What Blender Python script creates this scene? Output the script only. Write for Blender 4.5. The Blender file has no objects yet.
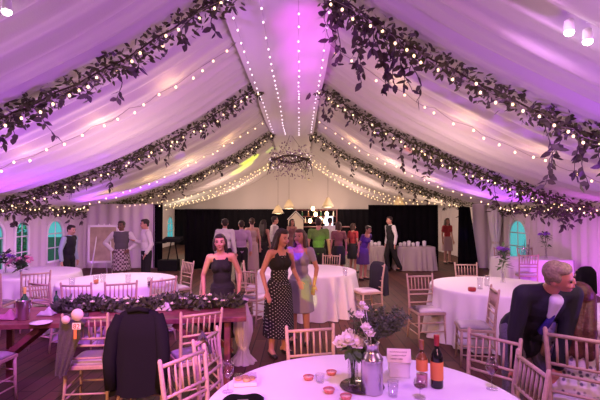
import bpy, bmesh, math, random
from mathutils import Vector as V, Matrix
random.seed(7)
PI = math.pi
sc = bpy.context.scene
C = sc.collection
CAMZ, F, PITCH = 1.84, 433.0, math.radians(1.59)
XC = -0.27                                   # the ridge line of the marquee

# ------------------------------------------------------------------ helpers
def at(px, py, z):
    """world point on the height z seen at a pixel of the photograph"""
    a, b = (px - 300) / F, (200 - py) / F
    d = V((a, math.cos(PITCH) - b * math.sin(PITCH), math.sin(PITCH) + b * math.cos(PITCH)))
    t = (z - CAMZ) / d.z
    return V((d.x * t, d.y * t, z))

def mat(name, col, rough=.6, metal=0, noise=0, nscale=20, trans=0, spec=.5, sheen=0, bump=0, alpha=1, emit=None, es=0, nosample=False):
    m = bpy.data.materials.new(name); m.use_nodes = True
    nt = m.node_tree; b = nt.nodes['Principled BSDF']
    b.inputs['Base Color'].default_value = (*col, 1)
    b.inputs['Roughness'].default_value = rough
    b.inputs['Metallic'].default_value = metal
    b.inputs['Transmission Weight'].default_value = trans
    b.inputs['Specular IOR Level'].default_value = spec
    b.inputs['Sheen Weight'].default_value = sheen
    b.inputs['Alpha'].default_value = alpha
    if emit:
        b.inputs['Emission Color'].default_value = (*emit, 1); b.inputs['Emission Strength'].default_value = es
    if noise or bump:
        tc = nt.nodes.new('ShaderNodeTexCoord'); n = nt.nodes.new('ShaderNodeTexNoise')
        n.inputs['Scale'].default_value = nscale; n.inputs['Detail'].default_value = 4
        nt.links.new(tc.outputs['Object'], n.inputs['Vector'])
        if noise:
            r = nt.nodes.new('ShaderNodeValToRGB')
            r.color_ramp.elements[0].position = .3; r.color_ramp.elements[1].position = .7
            r.color_ramp.elements[0].color = (*[c * (1 - noise) for c in col], 1)
            r.color_ramp.elements[1].color = (*[min(1, c * (1 + noise)) for c in col], 1)
            nt.links.new(n.outputs['Fac'], r.inputs['Fac']); nt.links.new(r.outputs['Color'], b.inputs['Base Color'])
        if bump:
            bp = nt.nodes.new('ShaderNodeBump'); bp.inputs['Strength'].default_value = bump; bp.inputs['Distance'].default_value = .01
            nt.links.new(n.outputs['Fac'], bp.inputs['Height']); nt.links.new(bp.outputs['Normal'], b.inputs['Normal'])
    if nosample: m.cycles.emission_sampling = 'NONE'
    return m

class MB:
    def __init__(s): s.bm = bmesh.new()
    def _add(s, verts, faces):
        vs = [s.bm.verts.new(v) for v in verts]
        for f in faces:
            try: s.bm.faces.new([vs[i] for i in f])
            except ValueError: pass
        return s
    def box(s, c, size, rot=None):
        c = V(c); hx, hy, hz = [a / 2 for a in size]
        vs = [V((x, y, z)) for z in (-hz, hz) for y in (-hy, hy) for x in (-hx, hx)]
        if rot is not None: vs = [rot @ v for v in vs]
        return s._add([c + v for v in vs], [(0,2,3,1),(4,5,7,6),(0,1,5,4),(2,6,7,3),(0,4,6,2),(1,3,7,5)])
    def tube(s, pts, r, seg=8, cap=True):
        pts = [V(p) for p in pts]; n = len(pts)
        rs = r if isinstance(r, (list, tuple)) else [r] * n
        rings = []; up = None
        for i, p in enumerate(pts):
            t = (pts[min(i + 1, n - 1)] - pts[max(i - 1, 0)])
            t = t.normalized() if t.length > 1e-9 else V((0, 0, 1))
            if up is None: up = V((0, 0, 1)) if abs(t.z) < .9 else V((1, 0, 0))
            a = (up - t * up.dot(t))
            a = a.normalized() if a.length > 1e-6 else t.orthogonal().normalized()
            up = a; b = t.cross(a)
            rings.append([s.bm.verts.new(p + (a * math.cos(2 * PI * k / seg) + b * math.sin(2 * PI * k / seg)) * rs[i]) for k in range(seg)])
        for i in range(n - 1):
            for k in range(seg):
                s.bm.faces.new((rings[i][k], rings[i][(k + 1) % seg], rings[i + 1][(k + 1) % seg], rings[i + 1][k]))
        if cap:
            s.bm.faces.new(rings[0][::-1]); s.bm.faces.new(rings[-1])
        return s
    def lathe(s, prof, c=(0, 0, 0), seg=24, closed=True, wob=None):
        c = V(c); rings = []
        for r, z in prof:
            ring = []
            for k in range(seg):
                a = 2 * PI * k / seg
                rr = r + (wob(a, z) if wob else 0)
                ring.append(s.bm.verts.new(c + V((rr * math.cos(a), rr * math.sin(a), z))))
            rings.append(ring)
        for i in range(len(rings) - 1):
            for k in range(seg):
                s.bm.faces.new((rings[i][k], rings[i][(k + 1) % seg], rings[i + 1][(k + 1) % seg], rings[i + 1][k]))
        if closed:
            s.bm.faces.new(rings[0][::-1]); s.bm.faces.new(rings[-1])
        return s
    def ball(s, c, r, rot=None, u=12, v=8):
        c = V(c); r = (r, r, r) if not hasattr(r, '__len__') else r
        vs = [V((0, 0, -r[2]))]
        for j in range(1, v):
            th = -PI / 2 + PI * j / v
            for i in range(u):
                a = 2 * PI * i / u
                vs.append(V((r[0] * math.cos(th) * math.cos(a), r[1] * math.cos(th) * math.sin(a), r[2] * math.sin(th))))
        vs.append(V((0, 0, r[2])))
        if rot is not None: vs = [rot @ p for p in vs]
        fs = []
        for i in range(u): fs.append((0, 1 + (i + 1) % u, 1 + i))
        for j in range(v - 2):
            for i in range(u):
                a, b = 1 + j * u + i, 1 + j * u + (i + 1) % u
                fs.append((a, b, b + u, a + u))
        o = 1 + (v - 2) * u
        for i in range(u): fs.append((o + i, o + (i + 1) % u, len(vs) - 1))
        return s._add([c + p for p in vs], fs)
    def caps(s, p0, r0, p1, r1):
        """a tapered limb with round ends"""
        p0, p1 = V(p0), V(p1)
        s.ball(p0, r0); s.ball(p1, r1)
        if (p1 - p0).length > 1e-4: s.tube([p0, p1], [r0, r1], 12)
        return s
    def leaf(s, p, d, n, l, w):
        p, d = V(p), V(d).normalized()
        side = d.cross(V(n))
        side = side.normalized() if side.length > 1e-4 else d.orthogonal().normalized()
        nn = side.cross(d)
        return s._add([p, p + d * l * .35 + side * w * .5 + nn * w * .12, p + d * l, p + d * l * .35 - side * w * .5 + nn * w * .12, p + d * l * .7 + side * w * .38, p + d * l * .7 - side * w * .38, p + d * l * .45],
                      [(0, 6, 1), (6, 4, 1), (6, 2, 4), (0, 3, 6), (3, 5, 6), (5, 2, 6)])
    def grid(s, fn, nu, nv, skip=None):
        vs = {}
        def g(i, j):
            if (i, j) not in vs: vs[i, j] = s.bm.verts.new(fn(i / nu, j / nv))
            return vs[i, j]
        for i in range(nu):
            for j in range(nv):
                if skip and skip((i + .5) / nu, (j + .5) / nv): continue
                s.bm.faces.new((g(i, j), g(i + 1, j), g(i + 1, j + 1), g(i, j + 1)))
        return s
    def build(s, name, m, parent=None, smooth=True, off=None, bevel=0, thick=0):
        if off is not None: bmesh.ops.translate(s.bm, verts=s.bm.verts, vec=-V(off))
        if bevel: bmesh.ops.bevel(s.bm, geom=list(s.bm.edges), offset=bevel, segments=2, affect='EDGES', profile=.5)
        if thick: bmesh.ops.solidify(s.bm, geom=list(s.bm.faces), thickness=thick)
        me = bpy.data.meshes.new(name); s.bm.to_mesh(me); s.bm.free()
        if smooth:
            for p in me.polygons: p.use_smooth = True
        o = bpy.data.objects.new(name, me); C.objects.link(o)
        if m: me.materials.append(m)
        if parent: o.parent = parent
        elif off is not None: o.location = off
        return o

def tag(o, label, cat=None, group=None, kind=None):
    o['label'] = label
    if cat: o['category'] = cat
    if group: o['group'] = group
    if kind: o['kind'] = kind
    return o
def thing(name, label, cat, loc=(0, 0, 0), rz=0, group=None):
    o = bpy.data.objects.new(name, None); C.objects.link(o); o.empty_display_size = .1
    o.location = loc; o.rotation_euler = (0, 0, rz)
    return tag(o, label, cat, group)
def struct(o): o['kind'] = 'structure'; return o
def copy_tree(o, parent=None):
    c = o.copy(); C.objects.link(c); c.parent = parent
    for ch in list(o.children): copy_tree(ch, c)
    return c
def rnd(a, b): return random.uniform(a, b)
def lerp_tab(t, x):
    for (x0, y0), (x1, y1) in zip(t, t[1:]):
        if x <= x1: return y0 + (y1 - y0) * (x - x0) / (x1 - x0)
    return t[-1][1]

# ------------------------------------------------------------------ materials
M = {}
M['lining'] = mat('lining_fabric', (.68, .63, .60), .75, bump=.15, nscale=60, sheen=.2)
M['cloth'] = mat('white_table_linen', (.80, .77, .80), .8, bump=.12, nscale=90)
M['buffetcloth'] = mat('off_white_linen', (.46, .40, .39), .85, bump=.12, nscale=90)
M['drape'] = mat('wall_drape', (.66, .60, .60), .8, bump=.12, nscale=60)
M['black_cloth'] = mat('black_drape', (.010, .009, .013), .95, bump=.3, nscale=50, spec=.1)
M['jacket'] = mat('black_wool', (.012, .012, .014), .9, bump=.3, nscale=150, spec=.15)
M['grey_knit'] = mat('grey_knit', (.17, .15, .15), .95, noise=.2, nscale=120, bump=.4)
M['chair'] = mat('limewashed_wood', (.50, .35, .27), .45, noise=.12, nscale=40)
M['cushion'] = mat('ivory_cushion', (.72, .66, .70), .85, bump=.2, nscale=80)
M['trestle'] = mat('reddish_trestle_wood', (.20, .055, .06), .5, noise=.3, nscale=14)
M['leaf'] = mat('garland_leaf', (.085, .085, .045), .6, noise=.45, nscale=6)
M['leaf_dark'] = mat('trailing_leaf', (.075, .055, .06), .6, noise=.35, nscale=8)
M['runner_leaf'] = mat('runner_leaf', (.06, .075, .045), .6, noise=.4, nscale=12)
M['stem'] = mat('vine_stem', (.07, .05, .03), .8)
M['wire'] = mat('light_cable', (.30, .26, .22), .7)
M['bulb'] = mat('warm_bulb', (1, .85, .6), .4, emit=(1, .66, .32), es=2.6, nosample=True)
M['bulb_pink'] = mat('ridge_bulb', (1, .9, .95), .4, emit=(1, .80, .95), es=2, nosample=True)
M['lamp_on'] = mat('spotlight_lens', (1, .9, .9), .4, emit=(1, .85, .95), es=14)
M['pendant_glow'] = mat('pendant_glow', (1, .8, .5), .4, emit=(1, .72, .38), es=5)
M['bar_glow'] = mat('bar_lamp_glow', (1, .85, .55), .4, emit=(1, .75, .4), es=7)
M['led_blue'] = mat('screen_glow', (.8, .85, 1), .4, emit=(.75, .8, 1), es=3)
M['white_metal'] = mat('white_painted_frame', (.75, .74, .72), .5)
def thin(name, tint, rough=.03, base=.06):
    m = bpy.data.materials.new(name); m.use_nodes = True; nt = m.node_tree; nt.nodes.clear()
    o = nt.nodes.new('ShaderNodeOutputMaterial'); mx = nt.nodes.new('ShaderNodeMixShader'); t = nt.nodes.new('ShaderNodeBsdfTransparent'); g = nt.nodes.new('ShaderNodeBsdfGlossy'); lw = nt.nodes.new('ShaderNodeLayerWeight'); lw.inputs['Blend'].default_value = .5; pw = nt.nodes.new('ShaderNodeMath'); pw.operation = 'POWER'; pw.inputs[1].default_value = 4; f = nt.nodes.new('ShaderNodeMath'); f.operation = 'MULTIPLY_ADD'; f.inputs[1].default_value = .45; f.inputs[2].default_value = base
    nt.links.new(lw.outputs['Facing'], pw.inputs[0]); nt.links.new(pw.outputs[0], f.inputs[0]); t.inputs['Color'].default_value = (*tint, 1); g.inputs['Roughness'].default_value = rough
    nt.links.new(f.outputs[0], mx.inputs['Fac']); nt.links.new(t.outputs['BSDF'], mx.inputs[1]); nt.links.new(g.outputs['BSDF'], mx.inputs[2]); nt.links.new(mx.outputs['Shader'], o.inputs['Surface'])
    return m
M['glass'] = thin('clear_glass', (.93, .92, .95))
M['window_glass'] = thin('window_pvc', (.85, .95, .95), .15)
M['steel'] = mat('brushed_steel', (.55, .50, .58), .28, metal=1, bump=.05, nscale=200)
M['wine'] = mat('dark_wine_glass', (.010, .012, .010), .12, spec=.6)
M['amber'] = mat('amber_bottle', (.30, .12, .04), .12, spec=.6, alpha=1)
M['green_glass'] = mat('green_bottle', (.02, .10, .04), .12)
M['orange_label'] = mat('orange_label', (.75, .25, .07), .6)
M['capsule'] = mat('red_capsule', (.35, .03, .03), .4)
M['cream_card'] = mat('cream_card', (.85, .78, .62), .7)
M['ink'] = mat('brown_ink', (.20, .12, .07), .7)
M['wine_red'] = mat('red_wine', (.10, .004, .012), .1)
M['votive'] = mat('rose_votive', (.55, .16, .16), .3, noise=.25, nscale=60)
M['votive_wax'] = mat('pale_wax', (.72, .45, .40), .5)
M['petal'] = mat('ivory_petal', (.85, .82, .72), .6)
M['petal_pink'] = mat('pink_petal', (.75, .32, .55), .6)
M['petal_purple'] = mat('purple_petal', (.35, .12, .65), .6)
M['green'] = mat('fresh_leaf', (.06, .12, .04), .6, noise=.3, nscale=20)
M['sprig'] = mat('grey_green_sprig', (.10, .14, .07), .7)
M['plastic'] = thin('clear_plastic_lid', (.9, .85, .88), .2)
M['pastry'] = mat('pastry', (.60, .42, .22), .8, noise=.3, nscale=60)
M['pinkpaper'] = mat('pale_pink_paper', (.80, .62, .62), .7)
M['chiffon'] = mat('ivory_chiffon', (.78, .70, .60), .85, bump=.2, nscale=60)
M['shoe'] = mat('dark_shoe', (.02, .015, .015), .4)
M['hair_dark'] = mat('dark_hair', (.025, .014, .012), .5, bump=.6, nscale=90)
M['hair_auburn'] = mat('auburn_hair', (.085, .026, .018), .5, noise=.35, nscale=50, bump=.6)
M['hair_grey'] = mat('grey_brown_hair', (.27, .20, .14), .6, noise=.3, nscale=70, bump=.6)
M['hair_brown'] = mat('brown_hair', (.06, .03, .02), .5, bump=.6, nscale=90)
M['eye'] = mat('eye', (.02, .015, .012), .2)
M['lips'] = mat('lips', (.42, .12, .12), .45)
def skin(n, c): M[n] = mat(n, c, .5, noise=.06, nscale=25)
skin('skin_light', (.62, .36, .27)); skin('skin_warm', (.55, .26, .20)); skin('skin_dark', (.16, .075, .05)); skin('skin_ruddy', (.62, .25, .20))
def clothm(n, c, **k): M[n] = mat(n, c, .85, bump=.2, nscale=110, **k)
clothm('white_shirt', (.72, .68, .70)); clothm('blue_shirt', (.42, .55, .68)); clothm('lilac_shirt', (.50, .33, .55)); clothm('navy_wool', (.012, .012, .022))
clothm('grey_wool', (.10, .09, .10)); clothm('black_wool_trousers', (.012, .011, .013)); clothm('grey_check', (.16, .15, .18), noise=.3)
clothm('black_lace', (.012, .012, .014)); clothm('lavender_dress', (.34, .30, .40)); clothm('pale_dress', (.50, .36, .36)); clothm('mauve_top', (.25, .10, .12))
clothm('red_top', (.45, .05, .06)); clothm('green_lit_tee', (.12, .25, .05), noise=.3); clothm('purple_dress', (.10, .04, .22)); clothm('navy_tie', (.06, .04, .30))  # the green light falling on the tee is put into its colour

def nodes(m): return m.node_tree.nodes, m.node_tree.links, m.node_tree.nodes['Principled BSDF']
# polka-dot dress: white dots on a flat lattice
m = mat('polka_dot_fabric', (.01, .01, .012), .85); N, Lk, B = nodes(m)
tc = N.new('ShaderNodeTexCoord'); mp = N.new('ShaderNodeMapping'); mp.inputs['Scale'].default_value = (1, 0, 1); mp.inputs['Rotation'].default_value = (0, PI / 4, 0)
vo = N.new('ShaderNodeTexVoronoi'); vo.inputs['Scale'].default_value = 33; vo.inputs['Randomness'].default_value = .1
rp = N.new('ShaderNodeValToRGB'); rp.color_ramp.interpolation = 'CONSTANT'
rp.color_ramp.elements[0].color = (.55, .52, .54, 1); rp.color_ramp.elements[1].color = (.010, .010, .013, 1); rp.color_ramp.elements[1].position = .17
Lk.new(tc.outputs['Object'], mp.inputs['Vector']); Lk.new(mp.outputs['Vector'], vo.inputs['Vector']); Lk.new(vo.outputs['Distance'], rp.inputs['Fac']); Lk.new(rp.outputs['Color'], B.inputs['Base Color'])
M['polka'] = m
# floral dress
m = mat('floral_fabric', (.6, .6, .6), .85); N, Lk, B = nodes(m)
tc = N.new('ShaderNodeTexCoord'); vo = N.new('ShaderNodeTexVoronoi'); vo.inputs['Scale'].default_value = 26
rp = N.new('ShaderNodeValToRGB'); e = rp.color_ramp.elements
e[0].color = (.12, .09, .16, 1); e[0].position = .25; e[1].color = (.70, .62, .68, 1); e[1].position = .45
Lk.new(tc.outputs['Object'], vo.inputs['Vector']); Lk.new(vo.outputs['Distance'], rp.inputs['Fac']); Lk.new(rp.outputs['Color'], B.inputs['Base Color'])
M['floral'] = m
# tartan kilt
m = mat('tartan', (.3, .2, .2), .85); N, Lk, B = nodes(m)
tc = N.new('ShaderNodeTexCoord'); ck = N.new('ShaderNodeTexChecker'); ck.inputs['Scale'].default_value = 22
ck.inputs['Color1'].default_value = (.5, .42, .42, 1); ck.inputs['Color2'].default_value = (.10, .05, .07, 1)
Lk.new(tc.outputs['Object'], ck.inputs['Vector']); Lk.new(ck.outputs['Color'], B.inputs['Base Color'])
M['tartan'] = m
# plank floor
m = mat('plank_floor', (.12, .06, .05), .33); N, Lk, B = nodes(m)
tc = N.new('ShaderNodeTexCoord'); mp = N.new('ShaderNodeMapping'); mp.inputs['Rotation'].default_value = (0, 0, PI / 2)
br = N.new('ShaderNodeTexBrick'); br.inputs['Scale'].default_value = 1; br.inputs['Brick Width'].default_value = 1.8; br.inputs['Row Height'].default_value = .16
br.inputs['Mortar Size'].default_value = .006; br.inputs['Color1'].default_value = (.17, .075, .055, 1); br.inputs['Color2'].default_value = (.10, .045, .04, 1); br.inputs['Mortar'].default_value = (.02, .012, .01, 1)
nz = N.new('ShaderNodeTexNoise'); nz.inputs['Scale'].default_value = 3; nz.inputs['Detail'].default_value = 5
mx = N.new('ShaderNodeMix'); mx.data_type = 'RGBA'; mx.blend_type = 'MULTIPLY'; mx.inputs['Factor'].default_value = .5
Lk.new(tc.outputs['Object'], mp.inputs['Vector']); Lk.new(mp.outputs['Vector'], br.inputs['Vector']); Lk.new(tc.outputs['Object'], nz.inputs['Vector'])
Lk.new(br.outputs['Color'], mx.inputs['A']); Lk.new(nz.outputs['Color'], mx.inputs['B']); Lk.new(mx.outputs['Result'], B.inputs['Base Color'])
B.inputs['Roughness'].default_value = .6; B.inputs['Specular IOR Level'].default_value = .2
M['floor'] = m
M['lawn'] = mat('lawn', (.03, .10, .03), .9, noise=.4, nscale=8)
M['bush'] = mat('bush_leaf', (.03, .28, .10), .6, noise=.4, nscale=5)
M['mirror'] = mat('gilt_board', (.42, .36, .22), .35, metal=.3, noise=.25, nscale=4)

# ------------------------------------------------------------------ the marquee
W, YB, YF = 6.8, -4.4, 25.0
RAFT = [5.3, 9.3, 14.7, 20.0]
BAYS = [-4.5, .4, 5.3, 9.3, 14.7, 20.0, 25.0]
PROF = [(0, 4.95), (.6, 4.75), (1.3, 4.26), (1.9, 3.86), (2.8, 3.41), (3.6, 3.03), (4.8, 2.58), (5.7, 2.27), (6.8, 2.0)]
def zroof(u): 
    # smoothed table
    return (lerp_tab(PROF, max(0, u - .25)) + lerp_tab(PROF, u) + lerp_tab(PROF, min(6.8, u + .25))) / 3
def pleat(y): return .034 * math.sin(2 * PI * y / .41 + 1.1 * math.sin(y * 1.7)) + .022 * math.sin(2 * PI * y / .23 + 2 * math.sin(y * .9)) + .02 * math.sin(2 * PI * y / 1.13)
for b in range(6):
    y0, y1 = BAYS[b], BAYS[b + 1]
    for s in (-1, 1):
        def fn(i, j):
            y = y0 + (y1 - y0) * i; u = 6.8 * j
            sag = .16 * math.sin(PI * i) * math.sin(PI * min(1, j * 1.05) ** .8) if True else 0
            edge = max(0, 1 - abs(i - .5) * 2)
            z = zroof(u) - sag + pleat(y + .15 * s + .1 * math.sin(j * 5)) * (.5 + .9 * math.sin(PI * j)) * min(1, edge * 6)
            return V((XC + s * u, y, z))
        o = struct(MB().grid(fn, 110, 26).build('ceiling', M['lining']))
# ridge drape: one swagged strip along the ridge
def ridge(i, j):
    y = .4 + 18.6 * i; x = -.78 + 1.56 * j
    ph = ((y - .4) % 4.9) / 4.9
    sag = .17 * math.sin(PI * ph) ** .8
    taper = 1 - .12 * i
    return V((XC + x * taper, y, 4.54 - sag * (1 - .4 * abs(2 * j - 1)) + .03 * math.sin(j * 2 * PI * 2.5 + y) - .06 * (1 - abs(2 * j - 1))))
o = struct(MB().grid(ridge, 150, 30).build('trim_ridge', M['lining']))
# floor
o = struct(MB().box((XC, 10, -.05), (2 * W + 3, 34, .1)).build('floor', M['floor'], smooth=False))
# side walls with arched windows cut out
WIN_L = [(9.75, 10.35), (10.75, 11.3), (12.1, 12.95), (23.0, 24.2)]
WIN_R = [(12.45, 13.55), (7.2, 7.9)][:1]
WZ0, WZ1 = .42, 1.62
def arch(y, z, a, b, m=0):
    c, h = (a + b) / 2, (b - a) / 2 + m
    zs = WZ1 - h + m
    if z < WZ0 - m or abs(y - c) > h: return False
    return z < zs or (y - c) ** 2 + (z - zs) ** 2 < h * h
def wallm(x, wins):
    y0, y1 = YB, 25.0
    def fn(i, j):
        y = y0 + (y1 - y0) * i
        return V((x + .03 * math.sin(2 * PI * y / .34 + math.sin(y * 2)) + .015 * math.sin(2 * PI * y / .19), y, 2.06 * j))
    return MB().grid(fn, 540, 30, lambda i, j: any(arch(y0 + (y1 - y0) * i, 2.06 * j, a, b) for a, b in wins))
xl, xr = XC - W, XC + W
o = struct(wallm(xl, WIN_L).build('wall_left', M['drape']))
o = struct(wallm(xr, WIN_R).build('wall_right', M['drape']))
nwin = 0
for x, wins in ((xl, WIN_L), (xr, WIN_R)):
    for a, b in wins:
        nwin += 1
        c, h = (a + b) / 2, (b - a) / 2; zs = WZ1 - h
        path = [V((x, a, WZ0)), V((x, a, zs))] + [V((x, c - h * math.cos(PI * k / 10), zs + h * math.sin(PI * k / 10))) for k in range(1, 10)] + [V((x, b, zs)), V((x, b, WZ0)), V((x, a, WZ0))]
        fr = MB().tube(path, .045, 6)
        fr.tube([(x, c, WZ0), (x, c, WZ1)], .016, 6)
        for z in (WZ0 + .4, WZ0 + .8): fr.tube([(x, a, z), (x, b, z)], .016, 6)
        w = struct(fr.build('window_%d' % nwin, M['white_metal']))
        pts = [V((x, a, WZ0)), V((x, b, WZ0)), V((x, b, zs))] + [V((x, c + h * math.cos(PI * k / 10), zs + h * math.sin(PI * k / 10))) for k in range(1, 10)] + [V((x, a, zs))]
        g = MB(); g._add(pts, [tuple(range(len(pts)))]); g.build('window_pane', M['window_glass'], w, smooth=False)
# scalloped pelmets below the eaves, each a strip of cloth
for n, (x, s) in enumerate(((xl, 1), (xr, -1))):
    def fn(i, j):
        y = 2 + 12.2 * i; ph = (y % 1.63) / 1.63
        drop = .10 + .22 * math.sin(PI * ph)
        return V((x + s * (.05 + .10 * math.sin(PI * j) * math.sin(PI * ph)), y, 2.06 - drop * j + .01 * math.sin(j * 14)))
    struct(MB().grid(fn, 220, 8).build('trim_%d' % (n + 1), M['lining']))
# rear wall behind the camera and the black end wall of the bar
def flatdrape(x0, x1, y, z1, wl=.36, amp=.03):
    return MB().grid(lambda i, j: V((x0 + (x1 - x0) * i, y + amp * math.sin(2 * PI * (x0 + (x1 - x0) * i) / wl + .5 * math.sin(9 * i)), z1 * j)), max(8, int((x1 - x0) * 26)), 6)
struct(MB().grid(lambda i, j: V((xl + 2 * W * i, YB, j * zroof(abs(-W + 2 * W * i)))), 40, 6).build('wall_rear', M['drape']))
struct(flatdrape(xl, xr, 24.4, 2.0).build('wall_far', M['black_cloth']))
struct(MB().grid(lambda i, j: V((xl + 2 * W * i, 24.6 + .03 * math.sin(60 * i), 1.9 + j * max(0, zroof(abs(-W + 2 * W * i)) - 1.9))), 90, 8).build('wall_gable', M['lining']))
struct(flatdrape(xl, -4.78, 14.3, 2.1).build('wall_back', M['drape']))
struct(flatdrape(5.68, xr, 14.3, 2.1).build('wall_back.001', M['drape']))
# black curtains standing across the end of the dining area
def curtain(x0, x1, y, z1, label, taper=0):
    r = thing('black_curtain', label, 'curtain', ((x0 + x1) / 2, y, 0), 0, 'black curtains across the end of the dining area')
    w = x1 - x0
    MB().grid(lambda i, j: V(((-w / 2 + w * i) * (1 - taper * j) - taper * j * w * .35, .03 * math.sin(2 * PI * i * w / .22) + .012 * math.sin(31 * i), .01 + (z1 - .01) * j)), max(16, int(w * 40)), 8).build('curtain_cloth', M['black_cloth'], r, thick=.006)
    MB().tube([(-w / 2, 0, z1), (w / 2 - taper * w, 0, z1)], .018, 8).build('curtain_rail', M['jacket'], r)
    return r
curtain(-4.82, -4.52, 14.25, 2.08, 'narrow black curtain behind the man in a white shirt and dark trousers')
curtain(-3.72, -2.60, 14.0, 1.92, 'black curtain to the right of the open doorway with the music stand')
curtain(2.28, 4.60, 14.45, 2.06, 'wide black curtain behind the buffet tables and the waiter')
curtain(5.15, 5.85, 14.2, 2.0, 'slim tapering black curtain standing to the right of the gap beside the buffet', .45)

# outside: lawn and bushes seen through the windows
struct(MB().box((xl - 8.2, 12, -.06), (15.0, 40, .1)).build('lawn', M['lawn'], smooth=False))
def bush(x, y, h, r, label):
    b = MB()
    for _ in range(900):
        a, t = rnd(0, 2 * PI), random.random()
        rr = r * math.sqrt(random.random()) * (1 - .45 * t)
        p = V((x + rr * math.cos(a), y + rr * math.sin(a), .05 + h * t))
        b.leaf(p, V((rnd(-1, 1), rnd(-1, 1), rnd(-.3, 1))), V((rnd(-1, 1), rnd(-1, 1), 1)), rnd(.08, .16), .07)
    t = thing('bush', label, 'bush', (x, y, 0))
    b.build('foliage', M['bush'], t, off=(x, y, 0)); MB().tube([(0, 0, -.01), (0, 0, h * .7)], [.04, .01]).build('trunk', M['stem'], t)
bush(xl - 1.0, 12.9, 1.9, .55, 'green bush outside the arched window beside the man in a black jacket')

# ------------------------------------------------------------------ garlands and fairy lights
bulb_me = {}
for k, r in (('bulb', .017), ('bulb_pink', .013), ('tiny', .017)):
    mb = MB().ball((0, 0, 0), (r, r, r * 1.2), u=8, v=6); o = mb.build('b', M['bulb_pink' if k == 'bulb_pink' else 'bulb']); bulb_me[k] = o.data
    bpy.data.objects.remove(o)
def light_string(pts, spacing, label, group, kind='bulb', jitter=.03, wire=.004):
    r = thing('fairy_light_string', label, 'fairy lights', pts[0], 0, group)
    o = V(pts[0])
    MB().tube(pts, wire, 5).build('cable', M['wire'], r, off=o)
    acc, nxt = 0, spacing * .5; n = 0
    for p, q in zip(pts, pts[1:]):
        p, q = V(p), V(q); L = (q - p).length
        while nxt <= acc + L and n < 100:
            t = (nxt - acc) / L
            b = bpy.data.objects.new('bulb', bulb_me[kind]); C.objects.link(b); b.parent = r
            b.location = p.lerp(q, t) - o + V((rnd(-jitter, jitter), rnd(-jitter, jitter), -.02 - rnd(0, jitter))); n += 1
            nxt += spacing * rnd(.75, 1.25)
        acc += L
    return r
def rafter_pts(s, y, u0, u1, n, dz, wave=0):
    out = []
    for k in range(n + 1):
        u = u0 + (u1 - u0) * k / n
        out.append(V((XC + s * u, y + .03 * math.sin(k * 2.1), zroof(u) + dz - wave * abs(math.sin(k * 2.3)))))
    return out
def garland(pts, label, group, dens, vines, vlen, fat=.15, leafl=.11, vine_bias=None):
    root = thing('leafy_garland', label, 'garland', pts[0], 0, group); o = V(pts[0])
    MB().tube(pts, .012, 6).build('stem', M['stem'], root, off=o)
    fo = MB()
    segs = list(zip(pts, pts[1:]))
    for p, q in segs:
        L = (q - p).length
        dn = rnd(.35, 1.65)
        for _ in range(int(L * dens * dn)):
            t = random.random(); c = p.lerp(q, t)
            dr = V((rnd(-1, 1), rnd(-1, 1), rnd(-1.15, .75)))
            if dr.length > 1.2: continue
            c = c + dr * fat
            fo.leaf(c, V((rnd(-1, 1), rnd(-1, 1), rnd(-1.1, .5))), V((rnd(-1, 1), rnd(-1, 1), rnd(-1, 1))), leafl * rnd(.6, 1.3), leafl * rnd(.35, .6))
    fo.build('foliage', M['leaf'], root, off=o)
    for k in range(vines):
        f = random.random() if vine_bias is None else vine_bias(k / max(1, vines - 1))
        f = min(.999, max(0, f)); i = int(f * len(segs)); p, q = segs[i]
        c = p.lerp(q, f * len(segs) - i)
        L = vlen * rnd(.5, 1.15); vb = MB(); sx, sy = rnd(-.12, .12), rnd(-.12, .12)
        vp = [c + V((sx * t + .05 * math.sin(6 * t + k), sy * t, -L * t)) for t in [j / 8 for j in range(9)]]
        vb.tube(vp, [.006] * 6 + [.004] * 3, 5)
        for _ in range(int(L * 24)):
            t = random.random(); j = min(7, int(t * 8)); cc = vp[j].lerp(vp[j + 1], t * 8 - j)
            vb.leaf(cc, V((rnd(-1, 1), rnd(-1, 1), rnd(-1.4, -.1))), V((rnd(-1, 1), rnd(-1, 1), rnd(-.3, .3))), leafl * rnd(1.0, 1.7), leafl * rnd(.5, .8))
        vb.build('trailing_vine', M['leaf_dark'], root, off=o)
    return root
SIDE = {-1: 'left', 1: 'right'}
ORD = ['nearest', 'second', 'third', 'farthest']
for k, y in enumerate(RAFT):
    for s in (-1, 1):
        u1 = 6.55
        pts = rafter_pts(s, y, .55 if k else .5, u1, 30, -.14)
        if k < 3:
            dens = [270, 240, 200][k]; vl = [.75, .6, .5][k] if s > 0 else [.42, .45, .45][k]
            nv = [34, 24, 12][k] if s > 0 else [20, 18, 10][k]
            vb = (lambda t: t * .95) if not (k == 0 and s > 0) else (lambda t: .02 + .16 * t * 2.2 if t < .5 else t * .9)
            garland(pts, 'leafy garland on the %s slope of the %s roof beam from the camera' % (SIDE[s], ORD[k]), 'garlands along the roof beams', dens, nv, vl, fat=[.17, .20, .18][k], leafl=[.095, .10, .10][k], vine_bias=vb)
        lp = rafter_pts(s, y - .10, .6, u1, 60, -.20, .06)
        light_string(lp, [.19, .18, .24, .3][k], 'fairy lights twined along the %s slope of the %s roof beam' % (SIDE[s], ORD[k]), 'fairy lights along the roof beams', 'bulb' if k < 2 else 'tiny', .06)
for k, y in enumerate((6.5, 11.8)):
    for s in (-1, 1):
        lp = rafter_pts(s, y, .7, 6.5, 40, -.25, .05)
        light_string(lp, .26, 'fairy lights strung across the %s slope between the %s beams' % (SIDE[s], ['first and second', 'second and third'][k]), 'fairy lights between the beams', 'bulb', .05)
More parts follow.
